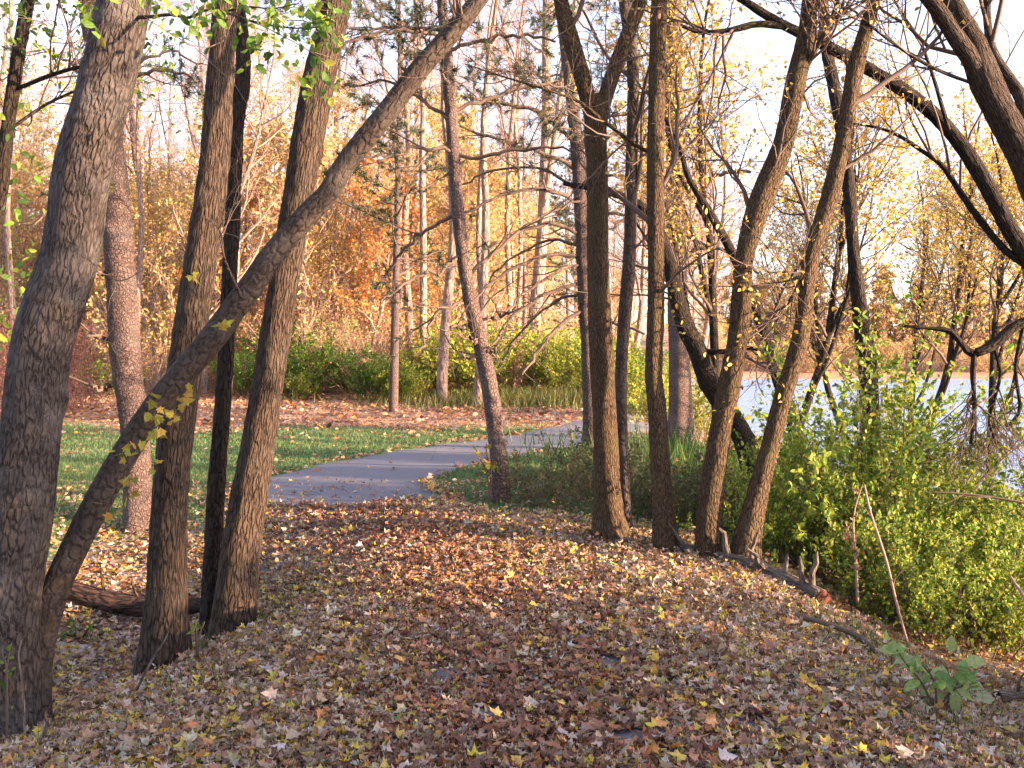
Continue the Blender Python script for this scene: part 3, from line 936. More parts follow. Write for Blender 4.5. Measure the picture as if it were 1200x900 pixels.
# ------------------------------------------------------------------ pines
def pine_limbs(root, trunk, D, specs, g, green=.0, base=None, tuft=.11):
    """specs: (pixel polyline with widths, D0, D1, needles?) each becomes a limb with its twigs; needles hang from it as a sub-part."""
    for (lp, d0, d1, live) in specs:
        LP, LR = px_line(lp, d0, d1)
        LP = LP - base
        mb = MB()
        P, R = resamp(LP, LR, 16)
        P = P + np.concatenate([np.zeros((1, 3)), g.normal(size=(15, 3)) * .018])
        R = np.maximum(R, .004)
        tubes(mb, P[None], R[None], 7)
        L = np.linalg.norm(np.diff(P, axis=0), axis=1).sum()
        a, ar = children(P[None], R[None], max(4, int(L * 5)), .15, 1, .35, .95, .75, 6, .05, .2, .6, g, flat=.35)
        tubes(mb, a, ar, 4)
        b, br = children(a, ar, 4, .2, 1, .12, .4, .7, 4, .04, .2, .7, g)
        tubes(mb, b, br, 3)
        lo = mb.build('limb', M_TWIG, root)
        if live > 0:
            nb = MB()
            tips = np.concatenate([b[:, -1], a[:, -1]])
            dirs = np.concatenate([norm(b[:, -1] - b[:, -2]), norm(a[:, -1] - a[:, -2])])
            k = g.random(len(tips)) < live
            needles(nb, tips[k], dirs[k], g, tuft, 34)
            if nb.n:
                nb.build('needles', M_NEEDLE, lo)


def needles(nb, tips, dirs, g, ln=.11, n=34, w=.0045):
    M = len(tips)
    if M == 0:
        return
    p = np.repeat(tips, n, 0) - np.repeat(dirs, n, 0) * g.uniform(0, .09, (M * n, 1))
    d = norm(np.repeat(dirs, n, 0) * .7 + g.normal(size=(M * n, 3)) * .75)
    s = norm(np.cross(d, g.normal(size=(M * n, 3)))) * w
    V = np.stack([p - s, p + s, p + d * ln * g.uniform(.6, 1.2, (M * n, 1))], 1).reshape(-1, 3)
    nb.add(V, np.arange(M * n * 3).reshape(-1, 3), np.repeat(np.repeat(pick(NEEDLE, M, g, .25), n, 0), 3, 0))


def pine(label, pts, D, top, seed, specs, auto=0, name='pine_tree', tuft=.11, z0=3.0):
    g = np.random.default_rng(seed)
    P, R = px_line(pts, D)
    P = np.vstack([P[0] + [0, 0, -.3], P])
    R = np.concatenate([[R[0]], R])
    d = norm(P[-1] - P[-2])
    ex = [P[-1] + (d * .6 + np.array([0, 0, .4])) * top * k / 3 for k in (1, 2, 3)]
    P = np.vstack([P, ex])
    R = np.concatenate([R, [R[-1] * .75, R[-1] * .45, .01]])
    base = np.array([P[1][0], P[1][1], gz(P[1][0], P[1][1])])
    root = empty(name, base, label, 'tree')
    trunk_mesh(P - base, R, AMPS['pine'], seed, flare=.12, S=32).build('trunk', M_PINE, root)
    pine_limbs(root, P, D, specs, g, base=base, tuft=tuft)
    if auto:                                                     # living whorls higher up
        Q, QR = resamp(P - base, R, 40)
        for k in range(auto):
            h = z0 + (P[-1][2] - base[2] - z0 - .2) * k / auto + g.uniform(0, .3)
            i = int(np.clip(np.searchsorted(Q[:, 2], h), 1, 38))
            a = g.uniform(0, 6.28)
            L = g.uniform(1.6, 3.0) * (1 - .45 * k / auto)
            mb = MB()
            pts3 = [Q[i] + np.array([math.cos(a), math.sin(a), .12 - .2 * u + .25 * u * u]) * L * u for u in np.linspace(0, 1, 9)]
            Pn = np.array(pts3) + g.normal(size=(9, 3)) * .03
            Rn = np.linspace(.022, .005, 9)
            tubes(mb, Pn[None], Rn[None], 6)
            c, cr = children(Pn[None], Rn[None], 14, .2, 1, .3, .9, .75, 6, .06, .2, .6, g, flat=.4)
            tubes(mb, c, cr, 4)
            e, er = children(c, cr, 4, .25, 1, .12, .35, .7, 4, .06, .2, .7, g)
            tubes(mb, e, er, 3)
            lo = mb.build('limb', M_TWIG, root)
            nb = MB()
            tips = np.concatenate([e[:, -1], c[:, -1]])
            dr = np.concatenate([norm(e[:, -1] - e[:, -2]), norm(c[:, -1] - c[:, -2])])
            kk = g.random(len(tips)) < .75
            needles(nb, tips[kk], dr[kk], g, tuft)
            nb.build('needles', M_NEEDLE, lo)
    return root


DP = ground_hit(587, 588)
pine('scaly pink barked pine standing alone on the far lip of the leaf mound', [(587, 588, 22), (586, 550, 19), (580, 500, 19), (573, 450, 19), (563, 400, 18), (553, 360, 17), (544, 310, 15), (537, 250, 14.5), (533, 200, 14), (527, 110, 13.5), (523, 50, 12.5), (518, 0, 11.5)],
     DP, 5, 31,
     [([(556, 384, 6), (545, 383, 5), (530, 384, 4)], DP, DP - .1, 0), ([(562, 418, 5), (552, 418, 4), (541, 418, 3)], DP, DP - .1, 0), ([(566, 412, 5), (575, 413, 4), (584, 405, 2)], DP, DP - .1, 0),
      ([(563, 405, 6), (556, 400, 5), (552, 397, 4)], DP, DP - .2, 0), ([(565, 375, 4), (580, 372, 4), (598, 366, 3), (605, 360, 2)], DP, DP, 0),
      ([(548, 345, 5), (530, 360, 4), (512, 368, 4), (500, 385, 3), (494, 405, 3), (488, 415, 2)], DP, DP - .5, .15),
      ([(543, 300, 5), (520, 312, 4.5), (490, 325, 4), (465, 340, 3), (445, 352, 2)], DP, DP - .8, .4),
      ([(537, 250, 5), (510, 262, 4.5), (480, 285, 4), (462, 310, 3), (455, 330, 2)], DP, DP + .6, .1),
      ([(535, 180, 5), (505, 172, 4.5), (470, 178, 4), (430, 186, 3), (400, 195, 2)], DP, DP - .6, .65),
      ([(533, 150, 5), (500, 120, 4), (470, 100, 3.5), (440, 95, 3), (415, 100, 2)], DP, DP + .4, .5),
      ([(528, 130, 5), (570, 118, 4.5), (610, 105, 4), (650, 100, 3), (680, 110, 2)], DP, DP + .5, .7),
      ([(532, 180, 5), (570, 185, 4.5), (610, 178, 4), (650, 172, 3), (690, 180, 2)], DP, DP - .4, .6),
      ([(524, 60, 5), (570, 48, 4.5), (610, 40, 4), (650, 50, 3)], DP, DP - .5, .7), ([(524, 45, 5), (480, 35, 4.5), (440, 40, 4), (400, 55, 3)], DP, DP - .3, .7),
      ([(541, 330, 5), (575, 300, 4.5), (610, 270, 4), (650, 245, 3), (690, 230, 2)], DP, DP + .7, .1)], auto=9, z0=4.4)
D6 = ground_hit(162, 622)
pine('stout pale barked pine between the thickest trunk and the ridged ones', [(162, 622, 34), (162, 590, 32), (157, 500, 32), (151, 450, 33), (146, 400, 35), (140, 300, 34), (135, 220, 31), (124, 130, 27), (112, 60, 22), (102, 0, 19)],
     D6, 4, 32, [([(128, 395, 5), (115, 396, 4), (103, 394, 3)], D6, D6 - .2, 0), ([(130, 452, 6), (120, 454, 5), (112, 456, 4)], D6, D6 - .2, 0), ([(130, 320, 5), (118, 320, 4), (108, 322, 3)], D6, D6 - .2, 0),
                 ([(120, 120, 5), (90, 80, 4), (60, 60, 3), (30, 62, 2)], D6, D6 - .4, .4), ([(130, 190, 5), (95, 230, 4), (60, 245, 3), (40, 262, 2)], D6, D6 - .4, .2), ([(125, 60, 5), (160, 70, 4), (200, 62, 3), (235, 75, 2)], D6, D6 + .6, .7),
                 ([(118, 90, 5), (160, 88, 5), (195, 80, 4), (230, 95, 3)], D6, D6 - .3, .8)], auto=8, z0=4.5)
pine('tall greyish pink pine half hidden behind the forked trunk', [(694, 520, 20), (690, 420, 17), (686, 350, 17), (681, 250, 16), (676, 170, 15), (667, 90, 14), (660, 30, 13), (655, 0, 12)], 17.0, 5, 33,
     [([(687, 345, 4), (655, 352, 3.5), (625, 372, 3), (600, 400, 2.5), (585, 430, 2)], 17, 17.6, 0), ([(683, 290, 4), (650, 282, 3.5), (618, 292, 3), (588, 312, 2.5), (565, 340, 2)], 17, 17.5, 0),
      ([(680, 225, 4), (645, 200, 3.5), (605, 196, 3), (565, 205, 2.5), (530, 222, 2)], 17, 17.8, 0), ([(684, 310, 4), (652, 318, 3.5), (615, 342, 3), (590, 368, 2.5)], 17, 15.9, 0), ([(680, 215, 4), (720, 205, 3.5), (760, 215, 3), (800, 235, 2)], 17, 16.4, 0),
      ([(686, 330, 5), (640, 345, 4.5), (600, 372, 4), (575, 405, 3)], 17, 16.5, 0), ([(684, 300, 5), (640, 300, 4.5), (595, 318, 4), (555, 350, 3)], 17, 16.2, 0), ([(682, 275, 5), (640, 262, 5), (590, 282, 4), (560, 300, 3)], 17, 16, .05),
      ([(681, 240, 5), (640, 222, 5), (590, 228, 4), (545, 250, 3)], 17, 16, .1), ([(679, 200, 5), (640, 180, 5), (590, 165, 4), (540, 150, 3)], 17, 16.4, .3), ([(676, 170, 5), (630, 130, 5), (580, 120, 4), (540, 112, 3)], 17, 16, .5),
      ([(688, 360, 5), (650, 385, 4.5), (625, 420, 4), (612, 440, 2)], 17, 16.4, 0), ([(690, 385, 5), (720, 378, 4), (755, 390, 3)], 17, 16.4, 0), ([(682, 260, 5), (725, 250, 4), (765, 262, 3), (800, 280, 2)], 17, 16.4, .1),
      ([(676, 160, 5), (720, 135, 4), (765, 140, 3), (800, 150, 2)], 17, 16.4, .5)], auto=9, z0=5.2, tuft=.14)
pine('broad grey trunked pine seen between the wavy and the curving trunks', [(798, 505, 30), (797, 450, 26), (795, 380, 24), (793, 300, 23), (791, 200, 21), (790, 100, 19), (790, 0, 17)], 19.5, 4, 34,
     [([(793, 300, 6), (830, 290, 5), (860, 300, 4), (890, 320, 3)], 19.5, 19, 0), ([(792, 220, 6), (840, 205, 5), (880, 200, 4)], 19.5, 19, .1), ([(792, 250, 6), (750, 250, 5), (720, 262, 4)], 19.5, 19, .1)], auto=6, z0=7, tuft=.15)


# ------------------------------------------------------------------ wood behind the lawn: prototypes and copies
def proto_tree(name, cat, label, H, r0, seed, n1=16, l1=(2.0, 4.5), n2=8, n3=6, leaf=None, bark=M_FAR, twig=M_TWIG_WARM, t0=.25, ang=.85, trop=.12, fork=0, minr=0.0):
    g = np.random.default_rng(seed)
    root = empty(name, (0, 0, 0), label, cat)
    K = 16
    P = np.zeros((K, 3))
    d = np.array([0, 0, 1.0])
    p = np.array([0, 0, -.4])
    for k in range(K):
        P[k] = p
        d = norm(d + g.normal(size=3) * .055 + np.array([0, 0, .03]))
        p = p + d * H / (K - 1)
    R = r0 * np.linspace(1, .12, K) ** .85
    mb = MB()
    tubes(mb, P[None], R[None], 12)
    stems, sr = P[None], R[None]
    if fork:
        a, ar = children(P[None], R[None], fork, .25, .6, H * .4, H * .6, .42, K, .1, .07, .7, g, rend=.15)
        ar = np.maximum(ar, 0) * 1.0
        ar = (r0 * .5) * np.linspace(1, .12, K)[None] * np.ones((fork, 1))
        tubes(mb, a, ar, 9)
        stems, sr = np.concatenate([stems, a]), np.concatenate([sr, ar])
    mb.build('trunk', bark, root)
    cb = MB()
    a, ar = children(stems, sr, n1, t0, 1, l1[0], l1[1], ang, 8, trop, .15, .5, g, taper_len=.6)
    ar = np.maximum(ar, minr)
    tubes(cb, a, ar, 5)
    b, br = children(a, ar, n2, .2, 1, l1[0] * .35, l1[1] * .4, .75, 6, trop * .7, .2, .6, g)
    br = np.maximum(br, minr)
    tubes(cb, b, br, 4)
    c, cr = children(b, br, n3, .15, 1, l1[0] * .15, l1[1] * .2, .7, 4, trop * .5, .2, .7, g)
    cr = np.maximum(cr, minr)
    tubes(cb, c, cr, 3)
    cr_o = cb.build('crown', twig, root)
    if leaf:
        pal, n, size, kind = leaf
        lb = MB()
        p, dd = on_twigs(c, n, g)
        k = g.random(len(p)) < np.clip(.55 + .5 * np.array([noise.noise(Vector(q * .6)) for q in p]), .05, 1)
        p, dd = p[k], dd[k]
        leaves(lb, p, dd, size * g.uniform(.6, 1.25, len(p)), pick(pal, len(p), g), kind, g)
        lb.build('foliage', M_LEAF, cr_o)
    return root


def proto_pine(seed, H=15, r0=.16):
    g = np.random.default_rng(seed)
    root = empty('far_pine', (0, 0, 0), None, 'tree')
    K = 12
    P = np.stack([.15 * np.sin(np.linspace(0, 2, K)), .1 * np.cos(np.linspace(0, 3, K)), np.linspace(-.4, H, K)], 1)
    R = r0 * np.linspace(1, .1, K)
    mb = MB()
    tubes(mb, P[None], R[None], 12)
    mb.build('trunk', M_PINE, root)
    cb = MB()
    a, ar = children(P[None], R[None], 46, .22, 1, 1.6, 3.2, 1.35, 8, .03, .08, .4, g, taper_len=.6)
    tubes(cb, a, ar, 5)
    b, br = children(a, ar, 9, .25, 1, .3, .9, .8, 5, .05, .15, .6, g, flat=.3)
    tubes(cb, b, br, 3)
    c = cb.build('crown', M_TWIG, root)
    nb = MB()
    live = (b[:, 0, 2] > H * .33) | (g.random(len(b)) < .25)
    bb = b[live]
    for q in (-1, 2):
        needles(nb, bb[:, q], norm(bb[:, q] - bb[:, q - 1]), g, .19, 30, .010)
    nb.build('foliage', M_NEEDLE, c)
    return root


def shrub(name, label, seed, H, W, stems, leaf, twig=M_TWIG, n2=8, n3=5, spread=.7, trop=.1):
    g = np.random.default_rng(seed)
    root = empty(name, (0, 0, 0), label, 'shrub')
    mb = MB()
    st = np.zeros((stems, 9, 3))
    for s in range(stems):
        a = g.uniform(0, 6.28)
        d = norm(np.array([math.cos(a) * spread * g.uniform(.2, 1), math.sin(a) * spread * g.uniform(.2, 1), 1]))
        p = np.array([g.normal() * W * .13, g.normal() * W * .13, -.12])
        L = H * g.uniform(.65, 1.1)
        for k in range(9):
            st[s, k] = p
            d = norm(d + g.normal(size=3) * .12 + np.array([math.cos(a), math.sin(a), 0]) * .05 * spread)
            p = p + d * L / 8
    sr = np.maximum(.011 * H / 2, .005) * np.linspace(1, .25, 9)[None] * g.uniform(.6, 1.2, (stems, 1))
    tubes(mb, st, sr, 5)
    a, ar = children(st, sr, n2, .12, 1, H * .22, H * .45, .8, 6, trop, .2, .6, g)
    tubes(mb, a, ar, 4)
    b, br = children(a, ar, n3, .15, 1, H * .08, H * .2, .75, 4, trop, .2, .7, g)
    tubes(mb, b, br, 3)
    tw = mb.build('stems', twig, root)
    pal, n, size, kind = leaf
    lb = MB()
    p, d = on_twigs(b, n, g, .1)
    leaves(lb, p, d, size * g.uniform(.55, 1.25, len(p)), pick(pal, len(p), g), kind, g)
    lb.build('foliage', M_LEAF, root)
    return root


used = set()


def place(proto, x, y, rz, s, label, group, sz=None):
    loc = (x, y, gz(x, y))
    if proto.name not in used:
        used.add(proto.name)
        proto.location = loc
        proto.rotation_euler = (0, 0, rz)
        proto.scale = (s, s, sz or s)
        KIDS[proto.name] = list(proto.children)
        proto['label'] = label
        if group:
            proto['group'] = group
        return proto
    return copy_tree(proto, loc, rz, s, label, group, sz)


gw = np.random.default_rng(77)
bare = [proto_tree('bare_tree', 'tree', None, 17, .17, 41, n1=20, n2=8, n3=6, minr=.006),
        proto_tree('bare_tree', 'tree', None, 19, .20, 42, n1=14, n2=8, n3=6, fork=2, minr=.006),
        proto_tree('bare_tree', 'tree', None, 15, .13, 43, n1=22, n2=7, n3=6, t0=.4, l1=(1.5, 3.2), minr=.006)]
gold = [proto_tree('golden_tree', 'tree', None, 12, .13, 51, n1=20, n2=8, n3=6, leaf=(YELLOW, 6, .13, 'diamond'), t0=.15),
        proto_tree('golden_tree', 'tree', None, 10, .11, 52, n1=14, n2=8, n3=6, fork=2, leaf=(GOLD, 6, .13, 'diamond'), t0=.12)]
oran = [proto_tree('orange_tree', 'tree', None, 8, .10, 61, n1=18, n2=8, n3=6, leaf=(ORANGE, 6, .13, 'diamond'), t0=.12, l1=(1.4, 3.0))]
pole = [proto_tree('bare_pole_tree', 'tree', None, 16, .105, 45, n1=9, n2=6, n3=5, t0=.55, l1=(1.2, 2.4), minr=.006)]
fpin = [proto_pine(71), proto_pine(72, 13, .15)]
GB = 'bare trees of the wood behind the lawn'
LB = 'bare pinkish tree of the sunlit wood behind the lawn'
LY = 'yellow leaved tree of the sunlit wood behind the lawn'
LO = 'orange leaved tree of the sunlit wood behind the lawn'
LP = 'dark needled pine of the wood behind the lawn'
LS = 'tall thin pole stem of the sunlit wood behind the lawn'


def xat(px, D):
    return (px - 600) / F * D


def in_lake(x, y):
    return x > float(shore(y)) - 1.2


# single far trunks one can tell apart
place(pole[0], xat(519, 27.5), 27.5, .4, 1.55, 'straight grey trunk at the front of the wood beside the yellow green shrubs', None, 1.0)
place(bare[1], xat(620, 33), 33, 2.2, 1.25, 'stout warm brown bare tree rising behind the path bend', None)
place(pole[0], xat(560, 26.5), 26.5, 1.2, 1.35, 'mossy grey twin of trunks by the path bend, the thicker one', None, .95)
place(pole[0], xat(568, 27.2), 27.2, 3.2, 1.0, 'mossy grey twin of trunks by the path bend, the thinner one', None, .95)
place(pole[0], xat(484, 33), 33, 4.1, 1.5, 'brown trunk above the shrubs, right hand of two close together', None, 1.0)
place(pole[0], xat(471, 34), 34, 5.1, 1.35, 'brown trunk above the shrubs, left hand of two close together', None, 1.0)
place(oran[0], xat(430, 33), 33, .8, .9, 'small bright orange tree glowing above the green shrubs', None)
place(fpin[0], xat(462, 25.5), 25.5, .5, .82, 'needled pine rising out of the shrubs before the orange tree', None)
# the mass of the wood
spots = []


def try_spot(x, y, dmin):
    for (a, b, c) in spots:
        if (a - x) ** 2 + (b - y) ** 2 < max(dmin, c) ** 2 * .6:
            return False
    spots.append((x, y, dmin))
    return True


def wood(protos, n, d0, d1, p0, p1, s0, s1, label, group, dmin=2.0):
    k = tries = 0
    while k < n and tries < n * 60:
        tries += 1
        D = d0 + (d1 - d0) * gw.random() ** .8
        px = gw.uniform(p0, p1)
        x, y = xat(px, D), D
        if in_lake(x, y) or float(path_dist(np.array([x]), np.array([y]))[0]) < 1.7 or not try_spot(x, y, dmin):
            continue
        place(protos[k % len(protos)], x, y, gw.uniform(0, 6.28), gw.uniform(s0, s1), label, group)
        k += 1


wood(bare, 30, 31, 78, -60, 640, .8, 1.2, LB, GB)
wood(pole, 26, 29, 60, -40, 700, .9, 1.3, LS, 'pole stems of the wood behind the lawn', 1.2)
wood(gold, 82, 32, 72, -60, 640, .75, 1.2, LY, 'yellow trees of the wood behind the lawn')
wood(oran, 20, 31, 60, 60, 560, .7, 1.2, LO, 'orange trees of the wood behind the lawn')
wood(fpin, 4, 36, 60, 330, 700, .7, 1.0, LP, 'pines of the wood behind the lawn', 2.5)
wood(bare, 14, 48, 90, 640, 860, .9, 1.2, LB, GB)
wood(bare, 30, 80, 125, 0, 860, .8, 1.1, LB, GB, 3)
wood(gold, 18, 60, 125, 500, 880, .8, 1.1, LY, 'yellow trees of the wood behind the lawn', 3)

# undergrowth at the wood's edge
bush_green = shrub('green_shrub', None, 81, 2.2, 1.6, 14, (LITGREEN, 6, .10, 'ovate'), n2=8, n3=5)
bush_yg = shrub('yellow_green_shrub', None, 82, 2.0, 1.6, 13, (YGREEN, 5, .10, 'ovate'), n2=8, n3=5)
bush_gold = shrub('golden_shrub', None, 83, 2.6, 1.8, 12, (GOLD, 3, .10, 'ovate'), M_TWIG_WARM, n2=8, n3=5)
bush_red = shrub('reddish_shrub', None, 84, 2.4, 1.8, 14, (RUSSET, 3, .075, 'ovate'), M_RED_TWIG, n2=8, n3=5)
bush_twig = shrub('leafless_shrub', None, 85, 2.4, 1.8, 16, (GOLD, 1, .06, 'ovate'), M_TWIG_WARM, n2=9, n3=5)
for px, D, s in ((345, 30, 1.15), (366, 31, .8), (428, 29.5, .7), (452, 30.5, .95), (474, 29.2, .62), (330, 33, 1.3), (405, 33.5, 1.1), (285, 31, .8), (120, 29, .8), (640, 33, .9), (735, 30, .9)):
    place(bush_green, xat(px, D), D + gw.normal() * .7, gw.uniform(0, 6.28), s * gw.uniform(.75, 1.1), 'dense green shrub at the foot of the wood', 'green shrubs along the wood edge')
for px, D, s in ((455, 28.6, .6), (478, 28.4, .5), (540, 30, 1.2), (556, 31, 1.3), (505, 31, 1.0), (665, 31, 1.1), (690, 29, 1.0), (715, 31, 1.1), (745, 28, .9), (760, 24, .8), (820, 26, .9), (350, 29, .45), (585, 32, 1.2), (650, 34, 1.3)):
    place(bush_yg, xat(px, D), D, gw.uniform(0, 6.28), s, 'light yellow green shrub where the path leaves the lawn', 'yellow green shrubs along the wood edge')
for k in range(40):
    D = gw.uniform(32, 52)
    px = gw.uniform(-60, 620)
    place(bush_gold, xat(px, D), D, gw.uniform(0, 6.28), gw.uniform(.8, 1.7), 'golden leaved shrub inside the sunlit wood', 'golden shrubs under the wood')
for px, D, s in ((88, 26, 1.1), (105, 27, 1.0), (8, 24, 1.1), (-15, 23, 1.2), (60, 28, 1.1), (35, 27, 1.0)):
    place(bush_red, xat(px, D), D, gw.uniform(0, 6.28), s, 'dusky red shrub at the lawn end behind the thickest trunk', 'dusky red shrubs at the lawn end')
for k in range(42):
    D = gw.uniform(30, 50)
    px = gw.uniform(150, 840)
    if not in_lake(xat(px, D), D) and float(path_dist(np.array([xat(px, D)]), np.array([D]))[0]) > 1.8:
        place(bush_twig, xat(px, D), D, gw.uniform(0, 6.28), gw.uniform(.8, 1.6), 'leafless pinkish shrub inside the sunlit wood', 'leafless shrubs under the wood')

# ------------------------------------------------------------------ lake bank: trees and far shore
lake_gold = proto_tree('lakeside_tree', 'tree', None, 9, .10, 55, n1=15, n2=8, n3=6, fork=3, leaf=(AIRY, 4, .085, 'diamond'), t0=.34, l1=(1.3, 3.0), bark=M_DARK, twig=M_TWIG)
for px, D, s, lb in ((1060, 21, .95, 'yellow lakeside tree between the dark bent trunk and the vine limb'), (1150, 17, .85, 'yellow lakeside tree beside the drooping vine limb'), (1215, 23, .9, 'yellow lakeside tree at the very edge of the view'),
                     (915, 17, .85, 'yellow lakeside tree seen between the leaning trunks'), (1010, 19, .8, 'yellow lakeside tree lined up straight behind the dark bent trunk'), (852, 15.5, .9, 'yellow lakeside tree behind the curving trunk')):
    x = min(xat(px, D), float(shore(D)) + .6)
    place(lake_gold, xat(px, D) if xat(px, D) < float(shore(D)) + .6 else x, D, gw.uniform(0, 6.28), s, lb, None)
far_tree = proto_tree('far_shore_tree', 'tree', None, 13, .2, 57, n1=22, n2=8, n3=5, leaf=([(.46, .24, .12, 3), (.46, .32, .10, 3), (.34, .18, .12, 2), (.26, .24, .08, 2)], 8, .36, 'diamond'), t0=.04, minr=.02)
for k in range(44):
    y = gw.uniform(142, 152) if k % 2 else gw.uniform(152, 175)
    x = xat(820 + 480 * (k + gw.random()) / 44, y)
    place(far_tree, x, y, gw.uniform(0, 6.28), gw.uniform(.6, 1.05), 'rust and gold tree of the row across the lake', 'trees along the far shore')

for k in range(40):
    y = gw.uniform(139.5, 142)
    place(bush_gold, xat(820 + 480 * (k + gw.random()) / 40, y), y, gw.uniform(0, 6.28), gw.uniform(1.1, 2.2), 'golden shrub of the row along the far water line', 'shrubs along the far shore')

# ------------------------------------------------------------------ shrubs along the bank, right of the leaf mound
bank = [shrub('bank_shrub', None, 91, 2.3, 1.3, 17, (YGREEN[:3] + LITGREEN[:3], 9, .058, 'ovate'), n2=9, n3=5), shrub('bank_shrub', None, 92, 2.0, 1.4, 18, (YGREEN[:3] + GREEN[:3], 8, .064, 'ovate'), n2=9, n3=5),
        shrub('bank_shrub', None, 93, 1.7, 1.2, 15, (YGREEN + LITGREEN, 7, .058, 'ovate'), n2=8, n3=5)]
bank_spots = [
    (955, 9.7, .6, 0, 'low leafy shrub directly behind the broken log end'), (1008, 10.1, 1.02, 0, 'tall yellow green shrub rising in front of the dark bent trunk'),
    (1072, 9.3, .66, 1, 'green shrub in front of the lake beside the tall yellow green one'), (1125, 9.0, .56, 0, 'yellow green shrub below the drooping vine limb'),
    (1200, 8.1, .5, 2, 'bright shrub at the edge of the view above the leaf slope'), (1205, 8.9, .62, 1, 'round green shrub at the edge of the view nearer the lake'),
    (905, 9.3, .5, 2, 'small bright shrub at the foot of the scarred leaning trunk'), (975, 10.6, .72, 1, 'green shrub behind the tall yellow green one'),
    (1090, 10.5, .62, 1, 'green shrub by the water below the lakeside trees'), (1150, 10, .7, 2, 'pale green shrub by the water under the hanging vines'),
    (1052, 8.3, .62, 2, 'small yellow shrub low on the leaf slope before the big ones'), (1145, 8.3, .45, 1, 'small green shrub low on the leaf slope before the big ones'),
    (1105, 7.7, .5, 1, 'leafy shrub in the middle of the bank, lower than those behind it'), (1165, 8.0, .55, 2, 'yellow tinged shrub between the bright edge shrub and the water'),
    (1250, 8.5, .5, 1, 'green shrub cut off by the edge of the view')]
for px, D, s, k, lb in bank_spots:
    place(bank[k], xat(px, D), D, gw.uniform(0, 6.28), s * 1.1, lb, None, s * 1.22)
low = shrub('low_shrub', None, 95, 1.2, 1.1, 13, (DULL, 4, .045, 'ovate'), n2=8, n3=5, spread=1.0)
for px, D, s, lb in ((660, 10.6, .75, 'dull low shrub to one side of the lone pine'), (690, 12.5, .85, 'dull low shrub before the far end of the path'), (635, 11.2, .5, 'dull low shrub touching the little lawn by the lone pine'),
                     (745, 11, .8, 'dull low shrub seen between the slender stem and the wavy trunk'), (800, 11.3, .95, 'dull low shrub seen between the wavy and the curving trunks'), (765, 13, .9, 'dull low shrub farther back between the middle trunks'),
                     (850, 11, .9, 'dull low shrub seen between the two curved trunks'), (905, 12.3, .9, 'dull low shrub beneath the half fallen trunk')):
    place(low, xat(px, D), D, gw.uniform(0, 6.28), s, lb, None)
bank_shade_tree = proto_tree('bank_shade_tree', 'tree', None, 8, .10, 58, n1=24, n2=8, n3=6, fork=3, leaf=(YELLOW, 9, .09, 'diamond'), t0=.08, l1=(1.3, 2.6), bark=M_DARK, twig=M_TWIG)
GS = 'bank shrubs added beside the path for shade'
# thicket and trees added along the bank, mostly unseen, to shade path and trunks
for x, y, s, k in ((4.4, 6.0, .5, 1), (3.9, 4.5, .5, 0), (4.1, 3.6, .5, 1), (3.9, 5.4, .42, 2), (5.6, 5.5, .8, 0), (6.6, 5.2, .9, 1), (4.6, 4.9, .75, 1), (5.3, 4.2, .85, 0), (4.4, 3.2, .7, 2), (5.6, 2.6, .9, 1), (4.6, 1.4, .8, 0), (5.4, .4, .9, 1), (5.0, -1.2, .85, 2), (6.0, -2.5, .9, 0), (5.6, -4, .9, 1),
                   (6.3, 3.9, .95, 1), (7.0, 3.6, 1.0, 0), (6.8, 1.5, 1.0, 1), (7.2, -.6, 1.0, 1), (3.6, 2.0, .45, 2), (6.6, -5.5, 1.0, 0), (7.6, 9, .7, 1), (7.4, 11.5, .9, 1), (7.2, 14, .9, 1), (6.8, 17, .9, 0)):
    place(bank[k], x, y, gw.uniform(0, 6.28), s * 1.2, 'leafy shrub added along the lake bank for shade', GS)
for x, y, s in ((8.2, 3.0, .80), (8.3, .6, .95), (7.8, -1.2, .9), (7.6, -3.2, .95), (8.2, -5.2, .9), (7.0, 1.0, .72), (6.6, -.4, .7), (8.3, 10.2, .6), (8.6, 12.0, .6), (8.0, -7, 1.0)):
    place(bank_shade_tree, x, y, gw.uniform(0, 6.28), s, 'yellow tree added along the lake bank for shade', 'yellow trees added along the lake bank for shade')


